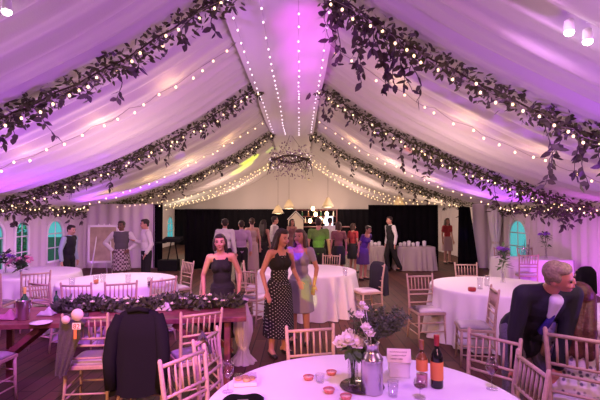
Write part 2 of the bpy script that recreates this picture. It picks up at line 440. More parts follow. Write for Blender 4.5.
# garlands and lights running along the eaves
for s, x in ((-1, xl), (1, xr)):
    pts = [V((x - s * .17, 6.5 + 7.3 * t / 24, 1.90 + .05 * math.sin(t * 1.9))) for t in range(25)]
    garland(pts, 'leafy garland along the eave of the %s side wall' % SIDE[s], 'garlands along the eaves', 150, 12, .42, fat=.14)
    lp = [V((x - s * .23, 6.4 + 7.6 * t / 40, 1.96 + .05 * math.sin(t * 1.2))) for t in range(41)]
    light_string(lp, .22, 'fairy lights along the eave of the %s side wall' % SIDE[s], 'fairy lights along the eaves', 'bulb')
# four strings along the ridge strip
for k, x in enumerate((-.5, -.17, .2, .52)):
    lp = []
    for t in range(75):
        i = .18 + .55 * t / 74; p = ridge(i, (x + .6) / 1.2); lp.append(p - V((0, 0, .03)))
    light_string(lp, .38, '%s fairy light line hanging under the white ridge strip' % ['first from left', 'second from left', 'third from left', 'fourth from left'][k], 'light lines under the ridge strip', 'bulb_pink', .006, .002)
# strings fanning out from the hanging hoop to the far eaves
fans = [(-1, 13.9, 5.6, 2.02), (-1, 14.2, 4.4, 2.05), (-1, 19.5, 5.6, 2.1), (1, 19.5, 5.2, 2.1), (1, 14.1, 5.4, 2.05), (1, 14.4, 4.2, 2.12)]
for k, (s, ye, u, ze) in enumerate(fans):
    a, b = V((XC + s * .25, 16.6, 4.05)), V((XC + s * u, ye, ze))
    lp = [a.lerp(b, t / 30) - V((0, 0, .42 * math.sin(PI * t / 30))) for t in range(31)]
    light_string(lp, .2, 'fairy light line swooping from the hoop, %s of three to the %s' % (['lowest', 'middle', 'far'][k % 3 if s < 0 else [2, 0, 1][k % 3]], SIDE[s]), 'light lines fanning from the hoop', 'tiny', .01)
# hanging hoop of branches and flowers
hp = V((XC - .05, 14.4, 0))
r = thing('hanging_hoop', 'hanging hoop of twigs, purple blossom and small lights under the ridge', 'chandelier', hp + V((0, 0, 3.6)))
ring = [V((.62 * math.cos(a), .62 * math.sin(a), .05 * math.sin(3 * a))) for a in [2 * PI * k / 24 for k in range(25)]]
MB().tube(ring, .035, 8).build('hoop', M['stem'], r)
tw = MB()
for k in range(60):
    a = rnd(0, 2 * PI); p = V((.62 * math.cos(a), .62 * math.sin(a), 0)); d = V((math.cos(a + 1.2) * .5, math.sin(a + 1.2) * .5, rnd(-.9, .3)))
    tw.tube([p, p + d * .3, p + d * .6 + V((0, 0, -.08))], [.012, .008, .003], 5)
tw.build('twigs', M['stem'], r.children[0])
fl = MB()
for k in range(420):
    a = rnd(0, 2 * PI); q = rnd(.35, .75)
    fl.leaf((q * math.cos(a), q * math.sin(a), rnd(-.75, .6) * (.3 + .7 * random.random())), (rnd(-1, 1), rnd(-1, 1), rnd(-1, .5)), (rnd(-1, 1), rnd(-1, 1), rnd(-1, 1)), rnd(.05, .10), .05)
fl.build('blossom', mat('dried_lilac_blossom', (.28, .17, .30), .7, noise=.4, nscale=3), r)
for a in (0, 2.1, 4.2): MB().tube([(.62 * math.cos(a), .62 * math.sin(a), 0), (0, 0, .85)], .006, 5).build('hanging_cord', M['wire'], r)
for k in range(30):
    a = 2 * PI * k / 30; b = bpy.data.objects.new('bulb', bulb_me['bulb_pink']); C.objects.link(b); b.parent = r; b.location = (.68 * math.cos(a), .68 * math.sin(a), rnd(-.35, .3))
# spotlights and pendant lamps
def spotlamp(u, s, y, label):
    z = zroof(u); p = V((XC + s * u, y, z - .26))
    r = thing('ceiling_spotlight', label, 'spotlight', p, 0, 'bright spotlights under the lining')
    MB().lathe([(.02, .10), (.034, .09), (.04, .02), (.036, 0)], seg=16).build('lamp_body', M['white_metal'], r)
    MB().ball((0, 0, -.008), (.038, .038, .03)).build('lens', M['lamp_on'], r); MB().tube([(0, 0, .15), (0, 0, .30)], .01, 6).build('bracket', M['white_metal'], r)
spotlamp(2.47, 1, 3.5, 'bright round spotlight under the right ceiling, the one nearer the ridge')
spotlamp(2.62, 1, 3.5, 'bright round spotlight under the right ceiling, the one nearer the wall')
spotlamp(2.13, -1, 3.5, 'bright warm spotlight under the left ceiling above the nearest garland')
def pendant(px, py, d, label, wide=.26):
    x = (px - 300) * d / F; z = CAMZ + (212 - py) * d / F
    r = thing('pendant_lamp', label, 'pendant lamp', (x, d, z), 0, 'pendant lamps by the bar')
    MB().lathe([(wide, 0), (wide * .75, .14), (wide * .3, .36), (.05, .42)], seg=20, closed=False).build('lamp_shade', M['chiffon'], r, thick=.006)
    MB().lathe([(.02, -.02), (wide * .7, .0), (wide * .7, .02), (.02, .04)], seg=16).build('diffuser', M['pendant_glow'], r)
    u = abs(x - XC); MB().tube([(0, 0, .4), (0, 0, zroof(u) - z + .02)], .008, 6).build('cord', M['wire'], r)
pendant(328, 207, 18.5, 'cone shaped pendant lamp hanging over the bar')
pendant(289, 208.5, 19, 'cone shaped pendant lamp hanging left of the bar over the dance floor')
pendant(399, 206.5, 15.6, 'glowing pendant lamp seen above the top edge of the wide black curtain', .22)
pendant(278, 213.5, 21, 'small glowing pendant lamp over the heads of the dancers', .3)

# ------------------------------------------------------------------ chairs
def chair_proto():
    r = thing('banquet_chair', '', 'chair')
    w, d, sh, h = .195, .19, .43, .92
    m = M['chair']
    for s in (-1, 1):
        MB().tube([(s * w, -d, 0), (s * w * .97, -d + .01, .2), (s * w * .95, -d + .015, sh)], [.012, .015, .017], 8).build('leg', m, r)
        MB().tube([(s * w, d + .05, 0), (s * w * .95, d + .01, .25), (s * w * .93, d, sh), (s * w * .95, d + .02, .68), (s * w, d + .055, h), (s * w, d + .057, h + .012)], [.012, .015, .017, .016, .014, .008], 8).build('leg', m, r)
    sf = MB().box((0, 0, sh), (2 * w + .01, 2 * d + .03, .035)).build('seat_frame', m, r, smooth=False, bevel=.006)
    cu = MB()
    cu.grid(lambda i, j: V(((-w + .005) + (2 * w - .01) * i, -d + 2 * d * j - .01, sh + .02 + .04 * (1 - (2 * i - 1) ** 6) * (1 - (2 * j - 1) ** 6))), 14, 14)
    cu.build('seat_cushion', M['cushion'], sf, thick=-.012)
    bk = MB()
    def yb(z): return lerp_tab([(sh, d), (.68, d + .02), (h, d + .055)], z)
    for z, rr in ((.885, .013), (.695, .011), (.63, .011), (.515, .010)): bk.tube([(-w * .95, yb(z), z), (w * .95, yb(z), z)], rr, 8)
    for k in range(6):
        x = -w * .95 + 2 * w * .95 * (k + 1) / 7; bk.tube([(x, yb(.695), .695), (x, yb(.79), .79), (x, yb(.885), .885)], [.007, .009, .007], 6)
    bk.build('backrest', m, r)
    st = MB()
    for s in (-1, 1):
        for z in (.14, .24): st.tube([(s * w * .97, -d, z), (s * w * .96, d + .015, z)], .009, 6)
    for z in (.18, .30): st.tube([(-w * .97, -d + .01, z), (w * .97, -d + .01, z)], .009, 6)
    st.tube([(-w * .97, d + .02, .2), (w * .97, d + .02, .2)], .009, 6)
    st.build('stretcher', m, r)
    return r
proto = chair_proto(); proto_used = [False]
def chair(bx, by, fx, fy, label, scale=1):
    """bx, by: middle of the backrest; fx, fy: the way the chair faces"""
    f = V((fx, fy, 0)).normalized(); rz = math.atan2(f.x, -f.y)
    o = proto if not proto_used[0] else copy_tree(proto); proto_used[0] = True
    o.location = V((bx, by, 0)) + f * .23 * scale; o.rotation_euler = (0, 0, rz); o.scale = (scale,) * 3
    tag(o, label, 'chair', 'limewashed banquet chairs'); return o

# ------------------------------------------------------------------ round tables
def round_table(x, y, r, where, cloth='cloth', seed=0):
    t = thing('round_table', 'folding frame of the ' + where.split(' on the ', 1)[1], 'table', (x, y, 0), 0, 'round tables under floor length cloths')
    MB().lathe([(.02, .71), (r - .02, .71), (r - .01, .72), (r - .02, .735), (.02, .735)], seg=32).build('tabletop', M['trestle'], t)
    for k in range(4):
        a = PI / 4 + k * PI / 2; MB().tube([(.5 * math.cos(a), .5 * math.sin(a), .71), (.55 * math.cos(a), .55 * math.sin(a), 0)], .015, 8).build('leg', M['jacket'], t)
    n = 18 + seed % 5
    def wob(a, z): 
        f = max(0, (.70 - z) / .70); return .055 * f ** .8 * math.sin(n * a + 1.5 * math.sin(3 * a + seed)) + .02 * f * math.sin(31 * a + seed)
    prof = [(.001, .748), (r * .5, .748), (r - .03, .748), (r - .005, .744), (r + .004, .73), (r + .008, .70)] + [(r + .01 + .07 * k / 10, .70 - .69 * k / 10) for k in range(1, 11)]
    o = MB().lathe(prof, (0, 0, 0), 180, closed=False, wob=wob).build('tablecloth', M[cloth])
    o.location = (x, y, 0)
    return tag(o, where, 'tablecloth', 'floor length white tablecloths')
TN, TR, T4, TL1, TL0 = (.377, 2.45), (2.9, 6.5), (.13, 8.2), (-2.92, 7.0), (-4.95, 7.9)
round_table(*TN, .92, 'white floor length cloth on the round table in front, with wine bottles and flowers', seed=1)
round_table(*TR, .92, 'white floor length cloth on the round table behind the bending man', seed=2)
round_table(*T4, .92, 'white floor length cloth on the round table behind the woman in lavender', seed=3)
round_table(*TL1, .90, 'white floor length cloth on the round table before the man in a waistcoat', seed=4)
round_table(*TL0, .88, 'white floor length cloth on the round table with pink flowers by the left windows', seed=5)
round_table(3.82, 4.45, .85, 'white floor length cloth on the table beside the seated woman with auburn hair', seed=6)
# rectangular cloth by the right wall and the buffet
def rect_cloth(x0, x1, y0, y1, label, m, group, zt=.75):
    cx, cy, hw, hd = (x0 + x1) / 2, (y0 + y1) / 2, (x1 - x0) / 2, (y1 - y0) / 2
    t = thing('rectangular_table', 'folding frame of the ' + label.split(' on the ', 1)[1], 'table', (cx, cy, 0), 0, 'rectangular tables under cloths')
    MB().box((0, 0, zt - .03), (2 * hw - .04, 2 * hd - .04, .03)).build('tabletop', M['trestle'], t, smooth=False)
    for sx in (-1, 1):
        for sy in (-1, 1): MB().tube([(sx * (hw - .15), sy * (hd - .12), 0), (sx * (hw - .15), sy * (hd - .12), zt - .04)], .015, 8).build('leg', M['jacket'], t)
    per = []
    n = 40
    for k in range(4 * n):
        e, q = divmod(k, n); q /= n
        per.append([(-1 + 2 * q, -1), (1, -1 + 2 * q), (1 - 2 * q, 1), (-1, 1 - 2 * q)][e])
    b = MB(); rings = []
    for j, z in enumerate([zt, zt - .004, zt - .03] + [zt - .03 - (zt - .04) * q / 8 for q in range(1, 9)]):
        f = max(0, (zt - z)) ** .8 * .05; ring = []
        for k, (a, c) in enumerate(per):
            w = f * (1 + math.sin(k * .9 + math.sin(k * .23) * 2)) + (.0 if j == 0 else .006)
            ring.append(b.bm.verts.new((a * (hw + w), c * (hd + w), z)))
        rings.append(ring)
    for i in range(len(rings) - 1):
        for k in range(4 * n): b.bm.faces.new((rings[i][k], rings[i + 1][k], rings[i + 1][(k + 1) % (4 * n)], rings[i][(k + 1) % (4 * n)]))
    b.bm.faces.new(rings[0])
    o = b.build('tablecloth', m); o.location = (cx, cy, 0)
    return tag(o, label, 'tablecloth', group)
rect_cloth(4.72, 6.2, 9.85, 10.7, 'purple lit white cloth on the long table against the right wall', M['cloth'], 'floor length white tablecloths')
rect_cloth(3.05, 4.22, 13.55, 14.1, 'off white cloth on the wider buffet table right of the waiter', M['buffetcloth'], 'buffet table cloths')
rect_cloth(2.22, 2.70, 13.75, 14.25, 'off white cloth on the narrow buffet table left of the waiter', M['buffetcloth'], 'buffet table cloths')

# chairs: near table
chair(-.75, 2.85, .84, -.50, 'orange lit chair at the left of the front table, nearest of the three there')
chair(-.70, 3.30, .97, -.25, 'chair at the front table with a grey scarf hung on its post')
chair(.085, 3.52, .22, -1, 'pink lit chair facing us across the front table, left of the vase')
chair(1.45, 3.28, -.75, -.65, 'chair at the right of the front table, left of the bending man')
chair(1.43, 2.72, -1, .05, 'chair in front of the grey trousers of the bending man')
chair(1.92, 2.98, .62, .78, 'whitish chair on which the woman with auburn hair sits', 1.1)
# long trestle table side
chair(-1.93, 3.93, -.1, 1, 'chair at the trestle table draped with a grey shawl and paper rosettes')
chair(-1.43, 3.90, -.08, 1, 'chair at the trestle table wrapped in a black suit jacket')
chair(-.92, 4.07, -.5, .86, 'orange lit chair at the right end of the trestle table, its pale seat showing')
chair(-3.02, 3.90, .1, 1, 'chair cut off by the left edge, only its round pale seat and legs showing')
# right table
chair(2.36, 5.30, -1, .2, 'chair turned sideways before the right round table, pale seat to the left')
chair(1.78, 6.45, .12, -1, 'chair facing us beside the left edge of the right round table')
chair(3.0, 7.85, -.05, -1, 'chair behind the right round table, only its top rail showing')
chair(3.0, 5.22, -.3, 1, 'chair at the right round table just left of the bending man, mostly behind him')
chair(4.55, 7.0, -.5, .86, 'chair with a black jacket on its back, by the purple wall')
chair(5.0, 9.5, .2, 1, 'chair before the long table against the right wall')
chair(5.25, 11.3, 0, -1, 'chair behind the long table against the right wall, nearer the window')
chair(5.85, 11.3, 0, -1, 'chair behind the long table against the right wall, nearer the wall')
# middle table
chair(1.40, 7.80, -.93, -.35, 'chair with a dark blue jacket on its back right of the middle round table')
chair(.68, 9.45, -.4, -1, 'chair behind the middle round table, its top rail over the cloth')
chair(-.86, 6.95, .5, .86, 'reddish chair between the two dark dressed women, nearer of the pair')
chair(-1.03, 8.0, 1, .1, 'reddish chair between the two dark dressed women, farther of the pair')
# left tables
for a, l in ((-22, 'first chair from the left'), (1, 'second chair from the left'), (24, 'third chair from the left'), (48, 'fourth chair from the left')):
    q = math.radians(a); chair(TL1[0] + 1.36 * math.sin(q), TL1[1] - 1.36 * math.cos(q), -math.sin(q), math.cos(q), l + ' in front of the round table before the waistcoated man')
chair(-2.12, 8.2, -.7, -.7, 'chair at the far right of the round table beside the man in a white shirt')
chair(-1.55, 7.0, -1, -.1, 'chair right of the left round table, beside the woman in black')
chair(-4.62, 6.42, -.1, 1, 'chair before the round table with pink flowers, its right one')
chair(-4.08, 6.72, -.6, .8, 'chair between the two left round tables')

# ------------------------------------------------------------------ garments over chairs
def hung_jacket(x, y, rz, wtop, wbot, ztop, zbot, label, m, sleeves=True, name='suit_jacket', dep=.085):
    r = thing(name, label, 'jacket', (x, y, zbot), rz)
    b = MB(); rings = []; n = 48
    for j in range(13):
        t = j / 12; z = ztop - (ztop - zbot) * t - zbot
        w = (wtop + (wbot - wtop) * t ** .6) / 2; d = dep * (.35 + .65 * min(1, t * 4))
        if j == 0: w *= .86; d *= .4
        ring = []
        for k in range(n):
            a = 2 * PI * k / n
            f = 1 + .06 * t * math.sin(7 * a + 2 * t) + .03 * t * math.sin(13 * a)
            cx, sy = math.cos(a), math.sin(a)
            ring.append(b.bm.verts.new((math.copysign(abs(cx) ** .6, cx) * w * f, math.copysign(abs(sy) ** .7, sy) * d * f, z + .015 * t * math.sin(5 * a) - (0.03 * cx * cx if j < 2 else 0))))
        rings.append(ring)
    for i in range(12):
        for k in range(n): b.bm.faces.new((rings[i][k], rings[i + 1][k], rings[i + 1][(k + 1) % n], rings[i][(k + 1) % n]))
    b.bm.faces.new(rings[0])
    b.build('jacket_body', m, r)
    if sleeves:
        for s in (-1, 1):
            h = ztop - zbot
            MB().tube([(s * wtop * .42, 0, h - .05), (s * wtop * .54, -.04, h * .75), (s * wbot * .50, -.07, h * .45), (s * wbot * .46, -.08, h * .10)], [.05, .06, .058, .05], 12).build('sleeve', m, r)
        MB().tube([(-.09, -dep * .35, ztop - zbot - .01), (0, -dep * .5, ztop - zbot + .012), (.09, -dep * .35, ztop - zbot - .01)], .022, 8).build('collar', m, r)
    return r
hung_jacket(-1.43, 3.88, .08, .38, .46, .975, .24, 'black suit jacket hung over a chair at the trestle table', M['jacket'])
hung_jacket(1.42, 7.83, -1.1, .44, .46, .95, .38, 'dark blue jacket hung over a chair at the middle round table', M['navy_wool'], False)
hung_jacket(4.57, 6.96, .5, .44, .46, .97, .52, 'black jacket hung over a chair beside the purple wall', M['jacket'], False)
# grey shawl over the corner of a chair
def shawl(x, y, rz, label, w0, w1, drop, top, name, m, skew=0):
    b = MB()
    def fn(i, j):
        t = j * 2 - 1                        # -1 far side hem, 0 on the rail, 1 near hem
        w = w0 + (w1 - w0) * abs(t); dz = drop * abs(t) * (1 if t > 0 else .55)
        side = -1 if t > 0 else 1
        yy = side * (.028 * min(1, abs(t) * 8) + .03 * abs(t)) + .014 * math.sin(i * 19 + t) * abs(t)
        return V(((i - .5) * w + skew * abs(t), yy, -dz + .022 * (1 - min(1, abs(t) * 10)) + .012 * math.sin(i * 9) * abs(t)))
    o = b.grid(fn, 26, 40).build(name, m, thick=.006); o.location = (x, y, top); o.rotation_euler = (0, 0, rz)
    return tag(o, label, 'shawl' if name == 'shawl' else 'scarf')
shawl(-2.02, 3.92, .1, 'grey knitted shawl hung over the chair back at the trestle table', .24, .10, .52, .91, 'shawl', M['grey_knit'], -.10)
shawl(-.73, 3.27, -1.32, 'grey scarf hung over the chair post left of the front table', .16, .13, .22, .91, 'scarf', M['grey_knit'])
# paper rosettes with a numbered tag
def rosette(px, py, d, r_, label, tagged):
    x = (px - 300) * d / F; z = CAMZ - (py - 212) * d / F
    r = thing('paper_rosette', label, 'rosette', (x, d, z), 0)
    MB().lathe([(.002, -.012), (r_, -.006), (r_, .006), (.002, .014)], seg=40, wob=lambda a, z: .002 * math.sin(20 * a)).build('rosette_disc', M['pinkpaper'], r).rotation_euler = (PI / 2, 0, 0)
    if tagged:
        pt = MB().box((0, -.012, -.095), (.072, .004, .055)).build('paper_tag', M['cream_card'], r, smooth=False)
        cu = bpy.data.curves.new('tag_number', 'FONT'); cu.body = '82'; cu.size = .058; cu.align_x = 'CENTER'; cu.extrude = .0008
        o = bpy.data.objects.new('tag_number', cu); C.objects.link(o); o.parent = r; o.location = (0, -.0155, -.115); o.rotation_euler = (PI / 2, 0, 0); cu.materials.append(M['capsule']); bpy.context.view_layer.update(); dg_ = bpy.context.evaluated_depsgraph_get(); me_ = bpy.data.meshes.new_from_object(o.evaluated_get(dg_)); o2 = bpy.data.objects.new('tag_number', me_); C.objects.link(o2); o2.parent = pt; o2.location = o.location; o2.rotation_euler = o.rotation_euler; bpy.data.objects.remove(o)
        MB().box((-.012, -.010, -.16), (.026, .004, .09)).build('ribbon', M['orange_label'], r, smooth=False)
rosette(79, 314, 3.78, .052, 'round pale pink paper rosette with a numbered tag on the shawl draped chair', True)
rosette(67.5, 319, 3.82, .036, 'small plain pink paper rosette beside the numbered one', False)

# ------------------------------------------------------------------ the trestle table
tt = thing('trestle_table', 'long reddish wooden trestle table with crossed legs under a greenery runner', 'table', (-2.0, 4.74, 0), math.radians(8))
MB().box((0, 0, .725), (2.8, .80, .05)).build('tabletop', M['trestle'], tt, smooth=False, bevel=.006)
for sx in (-1, 1):
    for sy in (-1, 1):
        MB().box((sx * 1.2, sy * .3, .35), (.06, .06, .70)).build('leg', M['trestle'], tt, smooth=False, bevel=.004)
    MB().box((sx * 1.2, 0, .30), (.04, .6, .05)).build('cross_rail', M['trestle'], tt, smooth=False)
    for sy in (-1, 1):
        L = math.hypot(.6, .5); MB().box((sx * .95, sy * .3, .43), (L, .035, .055), Matrix.Rotation(sx * -math.atan2(.5, -.6) + (PI if sx > 0 else 0), 3, 'Y')).build('brace', M['trestle'], tt, smooth=False)
for sy in (-1, 1): MB().box((.12, sy * .3, .35), (.06, .06, .70)).build('leg', M['trestle'], tt, smooth=False, bevel=.004)
TT = Matrix.Translation((-2.0, 4.74, 0)) @ Matrix.Rotation(math.radians(8), 4, 'Z')
def ton(x, y, z=.752): return TT @ V((x, y, z))
# runner of greenery
r = thing('greenery_runner', 'runner of dark leaves and white blossoms along the trestle table', 'garland', ton(.35, .12), math.radians(8))
fo = MB()
for _ in range(2600):
    x = rnd(-1.0, 1.0); rr = rnd(0, 1) ** .6
    a = rnd(0, PI); p = V((x, .14 * rr * math.cos(a), .005 + .10 * rr * math.sin(a) * (1 + .3 * math.sin(7 * x))))
    fo.leaf(p, (rnd(-1, 1), rnd(-1, 1), rnd(-.05, .9)), (rnd(-1, 1), rnd(-1, 1), rnd(-1, 1)), rnd(.05, .11), rnd(.025, .045))
fo.build('foliage', M['runner_leaf'], r)
fm = MB()
def rose(mb, c, s, up=V((0, 0, 1))):
    c = V(c); R = up.rotation_difference(V((0, 0, 1))).to_matrix().inverted() if (up - V((0, 0, 1))).length > 1e-3 else Matrix.Identity(3)
    mb.ball(c, (s * .5, s * .5, s * .5), R, 10, 7)
    for ring, (n, q, hh) in enumerate(((4, .35, .55), (5, .62, .35), (6, .9, .05))):
        for k in range(n):
            a = 2 * PI * k / n + ring * .5; d = V((math.cos(a) * (.4 + .3 * ring), math.sin(a) * (.4 + .3 * ring), 1 - ring * .28)).normalized()
            mb.leaf(c + R @ V((math.cos(a) * s * q * .35, math.sin(a) * s * q * .35, -s * .35)), R @ d, R @ V((math.cos(a), math.sin(a), -.3)), s * 1.15, s * .95)
for k in range(34):
    b = MB(); x = -.95 + 1.9 * (k / 33) ** .8 + rnd(-.03, .03); rose(b, (x, rnd(-.14, .05), rnd(.08, .14)), rnd(.016, .030)); b.build('blossom', M['petal'], r)
# ice bucket with a bottle, napkin, plate
def bottle(root, h, r_, glass, label_m, cap_m, parts=True):
    b = MB().lathe([(r_ * .9, 0), (r_, .008), (r_, h * .58), (r_ * .92, h * .64), (r_ * .42, h * .75), (r_ * .36, h * .80), (r_ * .36, h * .97), (r_ * .42, h * .975), (r_ * .42, h), (.002, h)], seg=24); root = b.build('bottle_glass', glass, root)
    if label_m: MB().lathe([(r_ + .001, h * .16), (r_ + .0015, h * .165), (r_ + .0015, h * .50), (r_ + .001, h * .505)], seg=24, closed=False).build('paper_label', label_m, root)
    if cap_m: MB().lathe([(r_ * .39, h * .80), (r_ * .40, h * .81), (r_ * .46, h * .985), (r_ * .46, h + .002), (.002, h + .003)], seg=20, closed=False).build('capsule', cap_m, root)
p = at(23, 319.5, .752)
r = thing('ice_bucket', 'shiny metal ice bucket on the trestle table at the left edge', 'ice bucket', p)
MB().lathe([(.05, 0), (.055, .005), (.066, .19), (.070, .20), (.064, .20), (.052, .012), (.002, .012)], seg=28, closed=False).build('bucket', M['steel'], r)
for s in (-1, 1): MB().tube([(s * .062, 0, .16), (s * .085, 0, .15), (s * .085, 0, .12), (s * .060, 0, .11)], .005, 6).build('handle', M['steel'], r)
r = thing('champagne_bottle', 'green bottle with a gold top standing in the metal ice bucket', 'bottle', p + V((.012, 0, .02))); bottle(r, .30, .037, M['green_glass'], None, mat('gold_foil', (.7, .55, .12), .4))
o = MB().lathe([(.002, 0), (.06, .001), (.095, .008), (.10, .014), (.06, .008), (.002, .006)], seg=32, closed=False).build('plate', M['cloth']); o.location = at(41, 323.5, .752); tag(o, 'small white plate near the front edge of the trestle table', 'plate')
def napkin(p, label, m, s=1):
    o = MB().grid(lambda i, j: V(((i - .5) * .13 * s, (j - .5) * .10 * s, .006 + s * (.05 * math.sin(PI * i) ** .7 * math.sin(PI * j) ** .7 + .018 * math.sin(9 * i + 4 * j) * math.sin(PI * i) * math.sin(PI * j)))), 22, 18).build('napkin', m, thick=.004)
    o.location = p; return tag(o, label, 'napkin', 'crumpled napkins')
napkin(at(47, 315, .752), 'crumpled white napkin behind the small plate on the trestle table', M['cloth'], 1.25)
napkin(at(165, 310, .752), 'crumpled white napkin beside the black suit jacket on the trestle table', M['cloth'], 1.4)
napkin(at(8, 319, .752), 'pink crumpled napkin left of the ice bucket', M['petal_pink'], 1.5)
napkin(at(219, 305, .752), 'crumpled napkin at the right end of the trestle table', M['cloth'], 1.3)
p = at(84, 306, .752); r = thing('green_bottle', 'small green bottle standing behind the greenery runner', 'bottle', ton(-.72, .28)); bottle(r, .20, .028, M['green_glass'], None, None)
# chiffon hanging from the far right corner
r = thing('chiffon_swag', 'bunched ivory chiffon hanging to the floor at the end of the trestle table', 'swag', (-.70, 5.36, 0))
MB().lathe([(.16, .004), (.15, .02), (.07, .10), (.05, .17), (.075, .26), (.105, .38), (.10, .52), (.06, .64), (.045, .72), (.06, .765), (.03, .78)], seg=64, wob=lambda a, z: .012 * math.sin(9 * a + 3 * z) + .008 * math.sin(17 * a)).build('chiffon', M['chiffon'], r)
MB().lathe([(.052, .15), (.062, .165), (.062, .185), (.052, .2)], seg=24, closed=False).build('ribbon_tie', M['cream_card'], r)
o = shawl(-.72, 5.14, .1, 'x', .3, .2, .0, .75, 'chiffon_runner', M['chiffon']); bpy.data.objects.remove(o)

# ------------------------------------------------------------------ things on the front table
ZT = .750
p = at(353, 387.5, ZT)
o = MB().lathe([(.002, 0), (.135, 0), (.14, .003), (.135, .006), (.002, .006)], seg=40, closed=False).build('mirror_coaster', mat('dark_mirror', (.10, .07, .09), .1, metal=.6)); o.location = at(362, 386, ZT); tag(o, 'round dark glass plate under the flower vase on the front table', 'glass plate')
zc = ZT + .007
p = at(353, 386, zc)
r = thing('flower_vase', 'slim clear vase of white roses on the front table', 'vase of flowers', p)
MB().lathe([(.030, 0), (.034, .004), (.033, .19), (.036, .20), (.032, .20), (.029, .01), (.002, .008)], seg=24, closed=False).build('vase', M['glass'], r)
for k in range(5):
    a = 2 * PI * k / 5; MB().tube([(.012 * math.cos(a + 2), .012 * math.sin(a + 2), .012), (.02 * math.cos(a), .02 * math.sin(a), .2), (.05 * math.cos(a), .05 * math.sin(a), .26)], .0035, 6).build('flower_stem', M['green'], r)
for (x, y, z, s) in ((-.075, -.02, .28, .042), (-.035, -.04, .305, .045), (.02, -.04, .285, .045), (-.01, .02, .315, .04), (.055, -.01, .275, .038), (-.045, .03, .275, .04)):
    b = MB(); rose(b, (x, y, z), s, V((x * 3, y * 3 - .5, 1)).normalized()); b.build('rose', M['petal'], r)
lf = MB()
for k in range(26):
    a = rnd(0, 2 * PI); lf.leaf((.03 * math.cos(a), .03 * math.sin(a), rnd(.20, .26)), (math.cos(a), math.sin(a), rnd(-.9, .2)), (0, 0, 1), rnd(.07, .12), .05)
lf.build('leaves', M['green'], r)
sp = MB()
for k in range(5):
    a = rnd(0, 2 * PI); sp.tube([(0, 0, .2), (.03 * math.cos(a), .03 * math.sin(a), .33), (.06 * math.cos(a), .06 * math.sin(a), rnd(.38, .43))], .003, 5)
sp.build('twig', M['stem'], r)
p = at(372, 392, ZT)
r = thing('milk_churn_vase', 'shiny metal churn of thistles, green sprigs and white flowers on the front table', 'vase of flowers', p)
MB().lathe([(.062, 0), (.066, .006), (.066, .20), (.063, .215), (.045, .238), (.040, .25), (.040, .285), (.048, .30), (.043, .30), (.034, .28), (.034, .24)], seg=36, closed=False).build('churn', M['steel'], r); ch = r.children[0]
MB().lathe([(.0665, .192), (.069, .195), (.069, .205), (.0665, .208)], seg=36, closed=False).build('rim_band', M['steel'], ch)
sp = MB()
for k in range(46):
    a = rnd(-.5, PI * 1.0) if k % 3 else rnd(0, 2 * PI); reach = rnd(.05, .20)
    e = V((reach * math.cos(a) + .035, reach * .6 * math.sin(a), rnd(.38, .50)))
    sp.tube([(0, 0, .27), e * .5 + V((0, 0, .18)), e], .002, 4)
    for _ in range(26):
        t = rnd(.45, 1.05); q = V((0, 0, .27)).lerp(e, t)
        sp.leaf(q, (rnd(-1, 1), rnd(-1, 1), rnd(-.2, 1)), (rnd(-1, 1), rnd(-1, 1), rnd(-1, 1)), rnd(.02, .04), .012)
sp.build('sprigs', M['sprig'], r)
for (x, y, z, s) in ((-.04, -.03, .40, .026), (-.075, -.02, .47, .022), (-.055, .01, .53, .016), (-.03, .03, .50, .014), (-.015, -.05, .37, .024)):
    b = MB(); rose(b, (x, y, z), s, V((x, -.6, .7)).normalized()); b.tube([(0, 0, .28), (x * .6, y * .6, z * .75), (x, y, z - .01)], .002, 5); b.build('white_flower', M['petal'], r)
# card on its box
p = at(399, 375.5, ZT)
r = thing('card_box', 'small white cardboard box with the table card on top', 'box', p, -.1)
MB().box((0, 0, .045), (.135, .085, .09)).build('box_body', M['cloth'], r, smooth=False, bevel=.004)
MB().box((0, 0, .093), (.142, .09, .012)).build('box_lid', M['cloth'], r, smooth=False, bevel=.003)
r = thing('table_card', 'cream folded table card with brown handwriting, on the white box', 'card', p + V((-.003, -.01, .0995)), -.12)
for s in (-1, 1): MB().box((0, s * .020, .0405), (.155, .003, .085), Matrix.Rotation(s * .42, 3, 'X')).build('card_panel', M['cream_card'], r, smooth=False)
cp = [c for c in r.children][0]
for row in range(3):
    b = MB()
    y0 = [(-.060, .052), (-.050, .045), (-.058, .02)][row]
    z = .062 - .02 * row; pts = [V((y0[0] + (y0[1] - y0[0]) * t / 40, -.0225 - (.0405 - z) * -.447 * -1, z + .006 * math.sin(t * 1.3 + row) * (1 if (t // 7) % 3 else .3))) for t in range(41)]
    b.tube(pts, .0013, 4); b.build('handwriting', M['ink'], cp)
